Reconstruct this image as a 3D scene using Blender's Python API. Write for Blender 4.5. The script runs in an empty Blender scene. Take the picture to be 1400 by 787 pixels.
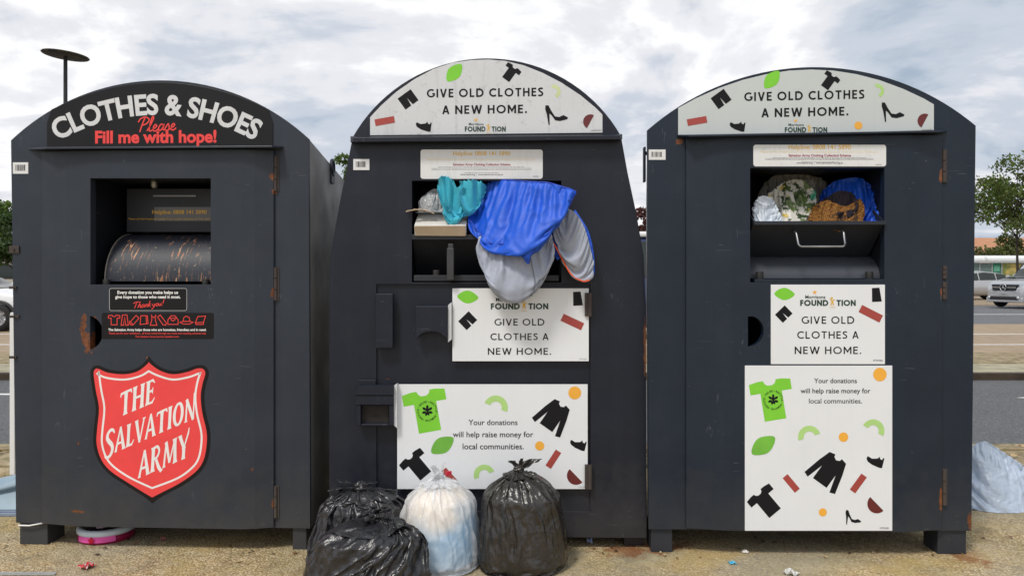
import bpy, bmesh, math, random
import numpy as np
from mathutils import Vector, Matrix, noise, geometry
from math import sin, cos, pi, radians as R

S = bpy.context.scene
COL = S.collection
F, HZ, CAMY, CAMH = 1080.0, 375.0, -3.6, 1.25      # focal length in photo pixels, horizon row, camera position

# ---------------------------------------------------------------- camera, sky, sun, exposure
cam = bpy.data.objects.new('camera', bpy.data.cameras.new('camera'))
COL.objects.link(cam)
cam.location = (0, CAMY, CAMH)
cam.rotation_euler = (R(90), 0, 0)
cam.data.sensor_width = 36.0
cam.data.lens = 36.0 * F / 1400.0
cam.data.shift_y = -(393.5 - HZ) / 1400.0
cam.data.clip_start = 0.05
cam.data.clip_end = 3000
S.camera = cam

SUN_EL, SUN_AZ = R(56), R(214)                       # azimuth clockwise from +Y: behind the camera, a little left
w = bpy.data.worlds.new('World'); S.world = w; w.use_nodes = True
nt = w.node_tree; N = nt.nodes; LK = nt.links
for n in list(N): N.remove(n)
out = N.new('ShaderNodeOutputWorld'); bg = N.new('ShaderNodeBackground'); bg.inputs[1].default_value = 0.095
sky = N.new('ShaderNodeTexSky'); sky.sky_type = 'NISHITA'; sky.sun_disc = False
sky.sun_elevation = SUN_EL; sky.sun_rotation = SUN_AZ
tc = N.new('ShaderNodeTexCoord')
sep = N.new('ShaderNodeSeparateXYZ'); LK.new(tc.outputs['Generated'], sep.inputs[0])
def wmath(op, a, b=None, clamp=False):
    m = N.new('ShaderNodeMath'); m.operation = op; m.use_clamp = clamp
    for k, v in enumerate((a, b)):
        if v is None: continue
        if isinstance(v, (int, float)): m.inputs[k].default_value = v
        else: LK.new(v, m.inputs[k])
    return m.outputs[0]
zz = wmath('ADD', wmath('MAXIMUM', sep.outputs[2], 0.0), 0.22)
comb = N.new('ShaderNodeCombineXYZ')
LK.new(wmath('DIVIDE', sep.outputs[0], zz), comb.inputs[0]); LK.new(wmath('DIVIDE', sep.outputs[1], zz), comb.inputs[1])
def wnoise(scale, det, rough, off):
    mp = N.new('ShaderNodeMapping'); mp.inputs[1].default_value = off; LK.new(comb.outputs[0], mp.inputs[0])
    t = N.new('ShaderNodeTexNoise'); t.inputs['Scale'].default_value = scale; t.inputs['Detail'].default_value = det
    t.inputs['Roughness'].default_value = rough; t.inputs['Distortion'].default_value = 0.35
    LK.new(mp.outputs[0], t.inputs['Vector']); return t.outputs[0]
def wramp(src, stops):
    r = N.new('ShaderNodeValToRGB'); LK.new(src, r.inputs[0]); r.color_ramp.interpolation = 'EASE'
    e = r.color_ramp.elements
    while len(e) < len(stops): e.new(0.5)
    for k, (p, c) in enumerate(stops): e[k].position = p; e[k].color = (*c, 1)
    return r.outputs[0]
big = wnoise(0.95, 7, 0.57, (3.1, 1.7, 0.4))
fine = wnoise(4.2, 5, 0.55, (8.3, 2.2, 1.0))
den = wmath('ADD', wmath('MULTIPLY', big, 0.8), wmath('MULTIPLY', fine, 0.2))
cl = wramp(den, [(0.37, (3.5, 4.3, 5.3)), (0.445, (5.3, 5.8, 6.6)), (0.50, (7.3, 7.4, 7.8)), (0.55, (9.3, 9.3, 9.4)), (0.605, (7.6, 7.7, 8.1)), (0.69, (4.7, 5.0, 5.8))])
cover = wramp(wnoise(1.6, 4, 0.5, (0.4, 5.5, 2.0)), [(0.60, (1, 1, 1)), (0.78, (0.82, 0.82, 0.82))])
mx = N.new('ShaderNodeMix'); mx.data_type = 'RGBA'
LK.new(cover, mx.inputs[0]); LK.new(sky.outputs[0], mx.inputs[6]); LK.new(cl, mx.inputs[7])
LK.new(mx.outputs[2], bg.inputs[0]); LK.new(bg.outputs[0], out.inputs[0])

sl = bpy.data.lights.new('sun', 'SUN'); sl.energy = 2.0; sl.angle = R(11); sl.color = (1.0, 0.95, 0.87)
so = bpy.data.objects.new('sun', sl); COL.objects.link(so)
so.rotation_euler = (R(90) - SUN_EL, 0, R(180) - SUN_AZ)
S.view_settings.view_transform = 'Standard'; S.view_settings.look = 'None'
S.view_settings.exposure = 0.25; S.view_settings.gamma = 1.0
S.view_settings.use_curve_mapping = False

random.seed(7); RNG = np.random.default_rng(7)

# ---------------------------------------------------------------- materials
MATS = {}
class NT:
    """small node helper for one material"""
    def __init__(s, name):
        s.m = bpy.data.materials.new(name); s.m.use_nodes = True
        s.t = s.m.node_tree; s.n = s.t.nodes; s.l = s.t.links
        s.p = s.n['Principled BSDF']; s.tc = s.n.new('ShaderNodeTexCoord')
    def set(s, sock, v):
        if isinstance(v, bpy.types.NodeSocket): s.l.new(v, s.p.inputs[sock])
        elif isinstance(v, tuple): s.p.inputs[sock].default_value = (*v, 1) if len(v) == 3 else v
        else: s.p.inputs[sock].default_value = v
    def vec(s, scale=(1, 1, 1), space='Object'):
        mp = s.n.new('ShaderNodeMapping'); mp.inputs[3].default_value = scale
        s.l.new(s.tc.outputs[space], mp.inputs[0]); return mp.outputs[0]
    def noise(s, scale, det=4, rough=0.55, vec=None, dist=0.0):
        t = s.n.new('ShaderNodeTexNoise'); t.inputs['Scale'].default_value = scale; t.inputs['Detail'].default_value = det
        t.inputs['Roughness'].default_value = rough; t.inputs['Distortion'].default_value = dist
        s.l.new(vec or s.tc.outputs['Object'], t.inputs['Vector']); return t.outputs[0]
    def voro(s, scale, feat='F1', vec=None, outn='Distance'):
        t = s.n.new('ShaderNodeTexVoronoi'); t.feature = feat; t.inputs['Scale'].default_value = scale
        s.l.new(vec or s.tc.outputs['Object'], t.inputs['Vector']); return t.outputs[outn]
    def ramp(s, src, stops):
        r = s.n.new('ShaderNodeValToRGB'); s.l.new(src, r.inputs[0]); e = r.color_ramp.elements
        while len(e) < len(stops): e.new(0.5)
        for k, (p, c) in enumerate(stops):
            e[k].position = p; e[k].color = (*c, 1) if isinstance(c, tuple) else (c, c, c, 1)
        return r.outputs[0]
    def mix(s, f, a, b, mode='MIX'):
        m = s.n.new('ShaderNodeMix'); m.data_type = 'RGBA'; m.blend_type = mode
        for k, v in ((0, f), (6, a), (7, b)):
            if isinstance(v, bpy.types.NodeSocket): s.l.new(v, m.inputs[k])
            elif isinstance(v, tuple): m.inputs[k].default_value = (*v, 1)
            else: m.inputs[k].default_value = v
        return m.outputs[2]
    def math(s, op, a, b=None, clamp=False):
        m = s.n.new('ShaderNodeMath'); m.operation = op; m.use_clamp = clamp
        for k, v in enumerate((a, b)):
            if v is None: continue
            if isinstance(v, (int, float)): m.inputs[k].default_value = v
            else: s.l.new(v, m.inputs[k])
        return m.outputs[0]
    def bump(s, h, strength=0.3, dist=0.01):
        b = s.n.new('ShaderNodeBump'); b.inputs['Strength'].default_value = strength; b.inputs['Distance'].default_value = dist
        s.l.new(h, b.inputs['Height']); s.l.new(b.outputs[0], s.p.inputs['Normal'])
    def spot(s, c, r, soft=0.5, nscale=34, namp=1.5):
        """blotch mask round local point c with radii r, ragged by noise"""
        v = s.n.new('ShaderNodeVectorMath'); v.operation = 'SUBTRACT'; s.l.new(s.tc.outputs['Object'], v.inputs[0]); v.inputs[1].default_value = c
        d = s.n.new('ShaderNodeVectorMath'); d.operation = 'DIVIDE'; s.l.new(v.outputs[0], d.inputs[0]); d.inputs[1].default_value = r
        ln = s.n.new('ShaderNodeVectorMath'); ln.operation = 'LENGTH'; s.l.new(d.outputs[0], ln.inputs[0])
        q = s.math('ADD', ln.outputs[1], s.math('MULTIPLY', s.math('SUBTRACT', s.noise(nscale, 5, 0.65), 0.5), namp * 2))
        return s.ramp(q, [(1 - soft * 0.5, 1.0), (1.0, 0.0)])

def simple(name, col, rough=0.5, metal=0.0, var=0.12, nscale=9, bump=0.0, bscale=60, spec=0.5):
    if name in MATS: return MATS[name]
    k = NT(name)
    lo = tuple(c * (1 - var) for c in col); hi = tuple(min(1, c * (1 + var)) for c in col)
    k.set('Base Color', k.ramp(k.noise(nscale, 5), [(0.3, lo), (0.7, hi)]))
    k.set('Roughness', rough); k.set('Metallic', metal); k.set('Specular IOR Level', spec)
    if bump: k.bump(k.noise(bscale, 4), bump, 0.004)
    MATS[name] = k.m; return k.m

def paint(name, col, rust=(), rough=0.42, chalk=0.5, dust=0.5):
    """weathered powder-coated steel: colour drift, chalky dust, fine scratches, rust blotches of their own shape"""
    k = NT(name)
    c = k.ramp(k.noise(2.2, 6, 0.6), [(0.3, tuple(x * 0.86 for x in col)), (0.72, tuple(x * 1.14 for x in col))])
    st = k.noise(1.0, 6, 0.65, k.vec((14, 14, .9)))                 # rain streaks run down
    c = k.mix(k.math('MULTIPLY', k.ramp(st, [(0.5, 0.0), (0.75, 1.0)]), 0.12 * chalk), c, (0.08, 0.09, 0.11))
    du = k.noise(5.0, 8, 0.7)
    c = k.mix(k.math('MULTIPLY', k.ramp(du, [(0.5, 0.0), (0.8, 1.0)]), 0.15 * dust), c, (0.13, 0.125, 0.12))
    sc = k.noise(1.0, 2, 0.5, k.vec((9, 9, 160)), 0.6)
    sm = k.math('MULTIPLY', k.ramp(sc, [(0.70, 0.0), (0.74, 1.0)]), k.ramp(k.noise(3.1, 2), [(0.52, 0.0), (0.62, 1.0)]))
    c = k.mix(k.math('MULTIPLY', sm, 0.35), c, (0.22, 0.22, 0.23))
    fl = k.ramp(k.noise(55, 3, 0.6), [(0.745, 0.0), (0.77, 1.0)])
    c = k.mix(k.math('MULTIPLY', fl, 0.6), c, (0.25, 0.19, 0.14))
    sx = k.n.new('ShaderNodeSeparateXYZ'); k.l.new(k.tc.outputs['Object'], sx.inputs[0])      # mud splashed up from the ground
    hi = k.math('SUBTRACT', k.math('MULTIPLY', k.noise(7, 7, .7), .75), sx.outputs[2])
    c = k.mix(k.math('MULTIPLY', k.ramp(hi, [(0.0, 0.0), (.30, 1.0)]), .55 * dust), c, (.10, .085, .065))
    scf = k.math('MULTIPLY', k.ramp(k.noise(1, 3, .6, k.vec((60, 9, 14)), 1.5), [(.66, 0.0), (.70, 1.0)]), k.ramp(k.noise(2.2, 3), [(.55, 0.0), (.64, 1.0)]))
    c = k.mix(k.math('MULTIPLY', scf, .30), c, (.20, .20, .21))
    for (p, r) in rust:
        m = k.spot(p, r)
        rc = k.ramp(k.noise(38, 5, 0.7), [(0.3, (0.06, 0.02, 0.01)), (0.55, (0.20, 0.065, 0.02)), (0.8, (0.30, 0.13, 0.05))])
        c = k.mix(k.math('MULTIPLY', m, 0.9), c, rc)
    k.set('Base Color', c)
    k.set('Roughness', k.ramp(k.noise(4, 5), [(0.3, rough - 0.07), (0.7, rough + 0.12)]))
    k.set('Specular IOR Level', .36)
    b = k.math('ADD', k.math('MULTIPLY', k.noise(240, 2), 0.12), k.math('MULTIPLY', k.noise(2.6, 2), 5.0))
    k.bump(b, 0.35, 0.004)
    return k.m

def fabric(name, col, rough=0.8, weave=420, var=0.12, sheen=0.04, bump=0.25):
    k = NT(name)
    lo = tuple(c * (1 - var) for c in col); hi = tuple(min(1, c * (1 + var)) for c in col)
    k.set('Base Color', k.ramp(k.noise(14, 6), [(0.3, lo), (0.7, hi)])); k.set('Roughness', rough)
    k.set('Sheen Weight', sheen)
    k.bump(k.math('ADD', k.noise(weave, 2), k.math('MULTIPLY', k.noise(45, 4), 1.5)), bump, 0.003)
    return k.m

def film(name, col, rough=0.28, var=0.25, clear=0.0, trans=0.0, bump=0.38):
    """thin polythene"""
    k = NT(name)
    lo = tuple(c * (1 - var) for c in col); hi = tuple(min(1, c * (1 + var)) for c in col)
    k.set('Base Color', k.ramp(k.noise(7, 5), [(0.3, lo), (0.7, hi)]))
    k.set('Roughness', k.ramp(k.noise(16, 4), [(0.3, rough - 0.06), (0.7, rough + 0.08)]))
    k.set('IOR', 1.6)
    wr = k.noise(20, 5, 0.6, k.vec((1, 1, 0.45)), 1.2)
    fc = k.n.new('ShaderNodeTexVoronoi'); fc.inputs['Scale'].default_value = 19
    wp_ = k.n.new('ShaderNodeMix'); wp_.data_type = 'RGBA'; wp_.inputs[0].default_value = .12; k.l.new(k.vec((1.25, 1.25, .55)), wp_.inputs[6])
    nz = k.n.new('ShaderNodeTexNoise'); nz.inputs['Scale'].default_value = 14; k.l.new(k.tc.outputs['Object'], nz.inputs['Vector']); k.l.new(nz.outputs['Color'], wp_.inputs[7]); k.l.new(wp_.outputs[2], fc.inputs['Vector'])
    k.bump(k.math('ADD', k.math('ADD', wr, k.math('MULTIPLY', fc.outputs['Distance'], .9)), k.math('MULTIPLY', k.noise(90, 3, 0.6), 0.08)), bump, 0.014)
    sh = k.p.outputs[0]
    if trans:
        tr = k.n.new('ShaderNodeBsdfTranslucent'); tr.inputs[0].default_value = (*hi, 1)
        m = k.n.new('ShaderNodeMixShader'); m.inputs[0].default_value = trans
        k.l.new(sh, m.inputs[1]); k.l.new(tr.outputs[0], m.inputs[2]); sh = m.outputs[0]
    if clear:
        tp = k.n.new('ShaderNodeBsdfTransparent'); tp.inputs[0].default_value = (0.95, 0.96, 0.97, 1)
        m = k.n.new('ShaderNodeMixShader'); k.l.new(k.ramp(k.noise(10, 4), [(0.3, clear * 0.75), (0.7, min(1, clear * 1.2))]), m.inputs[0])
        k.l.new(sh, m.inputs[1]); k.l.new(tp.outputs[0], m.inputs[2]); sh = m.outputs[0]
    k.l.new(sh, k.n['Material Output'].inputs[0])
    return k.m

# ---------------------------------------------------------------- mesh building
class MB:
    def __init__(s): s.v = []; s.f = []; s.mi = []; s.sm = []
    def add(s, verts, faces, mat=0, smooth=False):
        o = len(s.v); s.v += [tuple(p) for p in verts]
        for f in faces: s.f.append([i + o for i in f]); s.mi.append(mat); s.sm.append(smooth)
        return s
    def box(s, x0, x1, y0, y1, z0, z1, mat=0):
        v = [(x, y, z) for z in (z0, z1) for y in (y0, y1) for x in (x0, x1)]
        return s.add(v, [(0, 2, 3, 1), (4, 5, 7, 6), (0, 1, 5, 4), (2, 6, 7, 3), (0, 4, 6, 2), (1, 3, 7, 5)], mat)
    def hexa(s, a, b, mat=0):
        """two quads a, b (4 points each) joined into a solid"""
        return s.add(list(a) + list(b), [(3, 2, 1, 0), (4, 5, 6, 7)] + [(i, (i + 1) % 4, 4 + (i + 1) % 4, 4 + i) for i in range(4)], mat)
    def tube(s, pts, rad, n=10, mat=0, caps=True, smooth=True):
        pts = [Vector(p) for p in pts]; m = len(pts)
        rad = [rad] * m if isinstance(rad, (int, float)) else rad
        V = []; up = Vector((0.123, 0.31, 0.94))
        for k, p in enumerate(pts):
            t = (pts[min(k + 1, m - 1)] - pts[max(k - 1, 0)]).normalized()
            a = t.cross(up)
            if a.length < 1e-3: a = t.cross(Vector((1, 0, 0)))
            a.normalize(); b = t.cross(a)
            V += [p + (a * cos(2 * pi * i / n) + b * sin(2 * pi * i / n)) * rad[k] for i in range(n)]
        Fc = [(k * n + i, k * n + (i + 1) % n, (k + 1) * n + (i + 1) % n, (k + 1) * n + i) for k in range(m - 1) for i in range(n)]
        s.add(V, Fc, mat, smooth)
        if caps:
            s.add(V[:n], [tuple(range(n))[::-1]], mat); s.add(V[-n:], [tuple(range(n))], mat)
        return s
    def lathe(s, prof, c=(0, 0, 0), n=32, mat=0, sx=1, sy=1):
        V = [(c[0] + r * cos(2 * pi * i / n) * sx, c[1] + r * sin(2 * pi * i / n) * sy, c[2] + z) for r, z in prof for i in range(n)]
        Fc = [(k * n + i, k * n + (i + 1) % n, (k + 1) * n + (i + 1) % n, (k + 1) * n + i) for k in range(len(prof) - 1) for i in range(n)]
        return s.add(V, Fc, mat, True)
    def prism(s, front, back, holes_f=(), holes_b=(), mat=0):
        """front / back: matching 3D outlines (any plane), with matching holes"""
        loops = [list(front)] + [list(h) for h in holes_f]; lb = [list(back)] + [list(h) for h in holes_b]
        tri = geometry.tessellate_polygon([[Vector(p) for p in l] for l in loops])
        flat = [p for l in loops for p in l]; fb = [p for l in lb for p in l]; n = len(flat)
        Fc = [tuple(t) for t in tri] + [tuple(i + n for i in t)[::-1] for t in tri]
        o = 0
        for l in loops:
            m = len(l); Fc += [(o + i, o + (i + 1) % m, n + o + (i + 1) % m, n + o + i) for i in range(m)]; o += m
        return s.add(flat + fb, Fc, mat)

def tag(o, label=None, cat=None, group=None, kind=None):
    if label: o['label'] = label
    if cat: o['category'] = cat
    if group: o['group'] = group
    if kind: o['kind'] = kind
    return o
def mk(name, mb, mats, parent=None, loc=None, rz=0.0, bevel=0.0, sub=0, merge=False):
    me = bpy.data.meshes.new(name)
    me.from_pydata([tuple(map(float, p)) for p in mb.v], [], mb.f)
    me.polygons.foreach_set('material_index', mb.mi); me.polygons.foreach_set('use_smooth', mb.sm)
    for m in (mats if isinstance(mats, (list, tuple)) else [mats]): me.materials.append(m)
    bm = bmesh.new(); bm.from_mesh(me)
    if merge: bmesh.ops.remove_doubles(bm, verts=bm.verts, dist=1e-5)
    bmesh.ops.recalc_face_normals(bm, faces=bm.faces); bm.to_mesh(me); bm.free()
    o = bpy.data.objects.new(name, me); COL.objects.link(o)
    if parent: o.parent = parent
    if loc: o.location = loc
    o.rotation_euler.z = rz
    if bevel:
        b = o.modifiers.new('edge', 'BEVEL'); b.width = bevel; b.segments = 2; b.limit_method = 'ANGLE'; b.angle_limit = R(35)
    if sub:
        u = o.modifiers.new('smooth', 'SUBSURF'); u.levels = sub; u.render_levels = sub
    return o
def empty(name, loc=(0, 0, 0), rz=0.0):
    o = bpy.data.objects.new(name, None); COL.objects.link(o); o.location = loc; o.rotation_euler.z = rz
    o.empty_display_size = 0.1
    return o
def wp(px, py, Z):
    """photo pixel at distance Z from the camera -> place in the world"""
    return Vector(((px - 700) * Z / F, CAMY + Z, CAMH + (HZ - py) * Z / F))
def catmull(P, n=6, closed=False):
    P = [np.array(p, float) for p in P]; m = len(P); o = []
    rng = range(m) if closed else range(m - 1)
    for k in rng:
        a, b, c, d = (P[(k - 1) % m], P[k], P[(k + 1) % m], P[(k + 2) % m]) if closed else (P[max(k - 1, 0)], P[k], P[k + 1], P[min(k + 2, m - 1)])
        for i in range(n):
            t = i / n
            o.append(0.5 * (2 * b + (c - a) * t + (2 * a - 5 * b + 4 * c - d) * t * t + (3 * b - a - 3 * c + d) * t ** 3))
    if not closed: o.append(P[-1])
    return o
# ---------------------------------------------------------------- lettering
def ribbon(pts, wd, closed=False):
    """flat stroke along 2D points -> (verts2d, quads); wd may vary per point"""
    P = [np.array(p, float) for p in pts]; m = len(P)
    W = [wd] * m if isinstance(wd, (int, float)) else list(wd)
    L, Rr = [], []
    for k in range(m):
        a = P[(k - 1) % m] if closed or k else P[k]; b = P[(k + 1) % m] if closed or k < m - 1 else P[k]
        d1 = P[k] - a; d2 = b - P[k]
        n1 = d1 / (np.linalg.norm(d1) + 1e-9); n2 = d2 / (np.linalg.norm(d2) + 1e-9)
        if not closed and k == 0: n1 = n2
        if not closed and k == m - 1: n2 = n1
        t = n1 + n2; t = t / (np.linalg.norm(t) + 1e-9); nrm = np.array((-t[1], t[0]))
        c = max(0.45, abs(float(np.dot(nrm, np.array((-n1[1], n1[0]))))))
        L.append(P[k] + nrm * W[k] / 2 / c); Rr.append(P[k] - nrm * W[k] / 2 / c)
    q = [(k, (k + 1) % m, m + (k + 1) % m, m + k) for k in (range(m) if closed else range(m - 1))]
    return L + Rr, q
def arc(cx, cy, rx, ry, a0, a1, n=16):
    return [(cx + rx * cos(R(a0 + (a1 - a0) * i / n)), cy + ry * sin(R(a0 + (a1 - a0) * i / n))) for i in range(n + 1)]
def cap_glyph(ch, t):
    """humanist capitals: strokes for cap height 1, pen width t -> (advance, strokes)"""
    h = t / 2; r = 0.5 - h; lo, hi = 0.0, 1.0
    if ch == 'O': return 1.0, [(arc(0.5, 0.5, r, r, 0, 360, 32), 1)]
    if ch == 'C': return 0.80, [(arc(0.5, 0.5, r, r, 48, 312, 26), 0)]
    if ch == 'G': return 0.88, [(arc(0.5, 0.5, r, r, 50, 318, 26), 0), ([(0.5 + r * .80, 0.5 - r * .76), (0.5 + r * .80, .48)], 0), ([(0.62, .44), (0.5 + r * .80 + h, .44)], 0)]
    if ch == 'D': return 0.84, [([(h, 0), (h, 1)], 0), ([(h, 1 - h), (0.34, 1 - h)] + arc(0.34, 0.5, .84 - .34 - h, r, 90, -90, 18) + [(h, h)], 0)]
    if ch == 'H': return 0.74, [([(h, 0), (h, 1)], 0), ([(.74 - h, 0), (.74 - h, 1)], 0), ([(h, .52), (.74 - h, .52)], 0)]
    if ch == 'N': return 0.78, [([(h, 0), (h, 1)], 0), ([(.78 - h, 0), (.78 - h, 1)], 0), ([(h, 1 - h * .6), (.78 - h, h * .6)], 0)]
    if ch == 'M': return 0.90, [([(h, 0), (h, 1)], 0), ([(.90 - h, 0), (.90 - h, 1)], 0), ([(h, 1 - h * .5), (.45, .30), (.90 - h, 1 - h * .5)], 0)]
    if ch == 'W': return 1.16, [([(h, 1), (.33, 0)], 0), ([(.33, 0.02), (.58, 1)], 0), ([(.58, 1), (.83, 0.02)], 0), ([(.83, 0), (1.16 - h, 1)], 0)]
    if ch == 'V': return 0.76, [([(h, 1), (.38, 0)], 0), ([(.38, 0), (.76 - h, 1)], 0)]
    if ch == 'A': return 0.78, [([(h, 0), (.39, 1)], 0), ([(.39, 1), (.78 - h, 0)], 0), ([(.18, .30), (.60, .30)], 0)]
    if ch == 'T': return 0.66, [([(0, 1 - h), (.66, 1 - h)], 0), ([(.33, 0), (.33, 1 - h)], 0)]
    if ch == 'L': return 0.52, [([(h, 0), (h, 1)], 0), ([(h, h), (.52, h)], 0)]
    if ch == 'E': return 0.54, [([(h, 0), (h, 1)], 0), ([(h, h), (.54, h)], 0), ([(h, .52), (.50, .52)], 0), ([(h, 1 - h), (.54, 1 - h)], 0)]
    if ch == 'F': return 0.50, [([(h, 0), (h, 1)], 0), ([(h, .50), (.47, .50)], 0), ([(h, 1 - h), (.50, 1 - h)], 0)]
    if ch == 'I': return t, [([(h, 0), (h, 1)], 0)]
    if ch == 'U': return 0.74, [([(h, 1), (h, .36)] + arc(.37, .36, .37 - h, .36 - h, 180, 360, 14) + [(.74 - h, 1)], 0)]
    if ch == 'S':
        P = catmull([(.50, .83), (.40, .93), (.26, 1 - h), (.12, .86), (.10, .72), (.24, .56), (.40, .46), (.49, .30), (.42, .13), (.26, h), (.12, .08), (.04, .17)], 4)
        return 0.56, [(P, 0)]
    if ch == '.': return t * 1.2, [([(h * 1.2, 0), (h * 1.2, t * 1.2)], 0)]
    return 0.36, []
def flare(p, q, w, e=1.5):
    """a stem whose ends flare like small serifs"""
    p = np.array(p, float); q = np.array(q, float)
    ts = (0, .06, .16, .5, .84, .94, 1); ws = (e, 1.12, .96, .9, .96, 1.12, e)
    return [tuple(p + (q - p) * t) for t in ts], [w * k for k in ws]
def serif_glyph(ch):
    b, th = .20, .10
    if ch == 'T': return .66, [flare((.34, 0), (.33, .95), b), ([(0, .80), (.04, .93), (.33, .95), (.62, .95), (.68, .82)], [.05, .1, th, .1, .05])]
    if ch == 'H': return .74, [flare((.14, 0), (.14, 1), b), flare((.60, 0), (.60, 1), b), ([(.14, .52), (.60, .52)], [th, th])]
    if ch == 'E': return .56, [flare((.14, 0), (.14, 1), b), ([(.14, .04), (.42, .04), (.56, .20)], [.08, .1, .04]), ([(.14, .53), (.42, .53)], [th, th]), ([(.42, .40), (.42, .66)], [.05, .05]), ([(.14, .96), (.40, .96), (.53, .82)], [.08, .1, .04])]
    if ch == 'S':
        P = catmull([(.60, .88), (.52, 1.02), (.36, 1.08), (.18, .98), (.14, .78), (.28, .58), (.44, .42), (.52, .20), (.42, -.02), (.24, -.10), (.08, -.02), (.04, .12)], 4)
        n = len(P); return .62, [([tuple(p) for p in P], [.07 + .12 * sin(pi * k / (n - 1)) ** .8 for k in range(n)])]
    if ch == 'A': return .64, [([(.05, 0), (.30, 1.04)], [.13, .08]), ([(.30, 1.04), (.58, 0)], [.12, .19]), ([(.14, .33), (.48, .33)], [th, th]), ([(-.02, .01), (.14, .01)], [.05, .05]), ([(.46, .01), (.70, .01)], [.05, .05])]
    if ch == 'L': return .50, [flare((.14, 0), (.14, 1), b), ([(.14, .04), (.38, .04), (.52, .22)], [.08, .1, .04])]
    if ch == 'V': return .62, [([(.06, 1), (.33, -.02)], [.19, .12]), ([(.33, -.02), (.56, 1)], [.08, .10]), ([(-.04, .99), (.18, .99)], [.05, .05]), ([(.46, .99), (.66, .99)], [.05, .05])]
    if ch == 'I': return .28, [flare((.14, 0), (.14, 1), b)]
    if ch == 'O':
        P = arc(.34, .5, .26, .47, 0, 360, 28); n = len(P)
        return .68, [(P, [.10 + .08 * abs(cos(2 * pi * k / (n - 1))) for k in range(n)])]
    if ch == 'N': return .74, [([(.12, 0), (.12, 1)], [.12, .08]), ([(.10, 1.0), (.60, -.02)], [.16, .16]), ([(.60, -.02), (.60, 1.12), (.68, 1.22)], [.08, .10, .06]), ([(.02, .01), (.22, .01)], [.05, .05])]
    if ch == 'R': return .68, [flare((.14, 0), (.14, 1), b), (catmull([(.14, .95), (.38, .96), (.50, .76), (.38, .54), (.14, .50)], 4), .11), ([(.30, .52), (.50, .12), (.66, -.08), (.76, -.06)], [.12, .16, .13, .04])]
    if ch == 'M': return .86, [([(.08, 0), (.16, 1)], [.12, .08]), ([(.15, 1), (.42, .10)], [.17, .12]), ([(.42, .10), (.68, 1)], [.08, .08]), flare((.76, 0), (.68, 1), b), ([(0, .01), (.18, .01)], [.05, .05])]
    if ch == 'Y': return .62, [flare((.33, 0), (.33, .5), b, 1.3), ([(.06, 1), (.33, .46)], [.18, .14]), ([(.33, .46), (.56, .98), (.60, 1.2)], [.08, .10, .05]), ([(-.04, .99), (.18, .99)], [.05, .05])]
    return .3, []
_TXT = {}
def font_text(body, bold=0.0, spacing=1.0):
    """outline text from Blender's own font -> (verts2d, faces), left at x=0, baseline y=0, cap height about .73"""
    key = (body, bold, spacing)
    if key in _TXT: return _TXT[key]
    c = bpy.data.curves.new('text', 'FONT'); c.body = body; c.offset = bold; c.space_character = spacing; c.resolution_u = 4; c.fill_mode = 'FRONT'
    o = bpy.data.objects.new('text', c); COL.objects.link(o)
    me = bpy.data.meshes.new_from_object(o.evaluated_get(bpy.context.evaluated_depsgraph_get()))
    V = [(v.co.x, v.co.y) for v in me.vertices]; Fc = [tuple(p.vertices) for p in me.polygons]
    bpy.data.objects.remove(o); bpy.data.curves.remove(c); bpy.data.meshes.remove(me)
    x0 = min(v[0] for v in V); V = [(x - x0, y) for x, y in V]
    _TXT[key] = (V, Fc); return V, Fc

# printed shapes, unit size, y up
TEE = [(-.30, .5), (-.16, .5), (-.13, .42), (-.06, .37), (.06, .37), (.13, .42), (.16, .5), (.30, .5), (.52, .46), (.52, .20), (.27, .20), (.27, -.5), (-.27, -.5), (-.27, .20), (-.52, .20), (-.52, .46)]
SHORTS = [(-.5, .42), (.5, .42), (.5, -.42), (.06, -.42), (.0, .12), (-.06, -.42), (-.5, -.42)]
SWEATER = [(-.30, .46), (-.12, .50), (-.10, .42), (0, .37), (.10, .42), (.12, .50), (.30, .46), (.42, .1), (.56, -.46), (.40, -.52), (.25, .0), (.25, -.46), (-.25, -.46), (-.25, .0), (-.40, -.52), (-.56, -.46), (-.42, .1)]
SHOE = [(-.5, .22), (-.44, .26), (-.2, .18), (.1, .26), (.22, .40), (.26, .28), (.38, .24), (.44, .38), (.5, .36), (.5, -.22), (.34, -.24), (-.12, -.16), (-.4, -.04), (-.5, .08)]
HEEL = [(-.5, .46), (-.36, .46), (-.22, .22), (-.04, -.02), (.16, -.04), (.34, .06), (.56, -.04), (.52, -.12), (.2, -.22), (-.02, -.2), (-.2, .02), (-.30, .10), (-.26, -.42), (-.31, -.42), (-.42, .06), (-.5, .28)]
LEAF = [tuple(p) for p in catmull([(-.5, -.34), (-.40, .10), (-.08, .36), (.5, .34), (.40, -.08), (.08, -.36)], 5, True)]
RECT = [(-.5, .17), (.5, .17), (.5, -.17), (-.5, -.17)]
TRAP = [(-.30, .5), (.24, .5), (.36, -.5), (-.34, -.5)]
DISC = arc(0, 0, .5, .5, 0, 360, 28)[:-1]
HALF = arc(0, -.2, .5, .5, 0, 180, 18)
RINGARC = arc(0, -.2, .5, .5, 0, 180, 16) + arc(0, -.2, .25, .25, 180, 0, 12)
FIGURE = [(-.08, .30), (-.20, .42), (-.34, .62), (-.40, .58), (-.28, .34), (-.14, .14), (-.16, -.05), (-.26, -.5), (-.14, -.5), (0, -.12), (.14, -.5), (.26, -.5), (.16, -.05), (.14, .14), (.30, .30), (.40, .28), (.42, .35), (.26, .42), (.08, .30)]
STAR = [(0.5 * (1 if k % 2 == 0 else .45) * sin(2 * pi * k / 10), 0.5 * (1 if k % 2 == 0 else .45) * cos(2 * pi * k / 10)) for k in range(10)]

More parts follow.
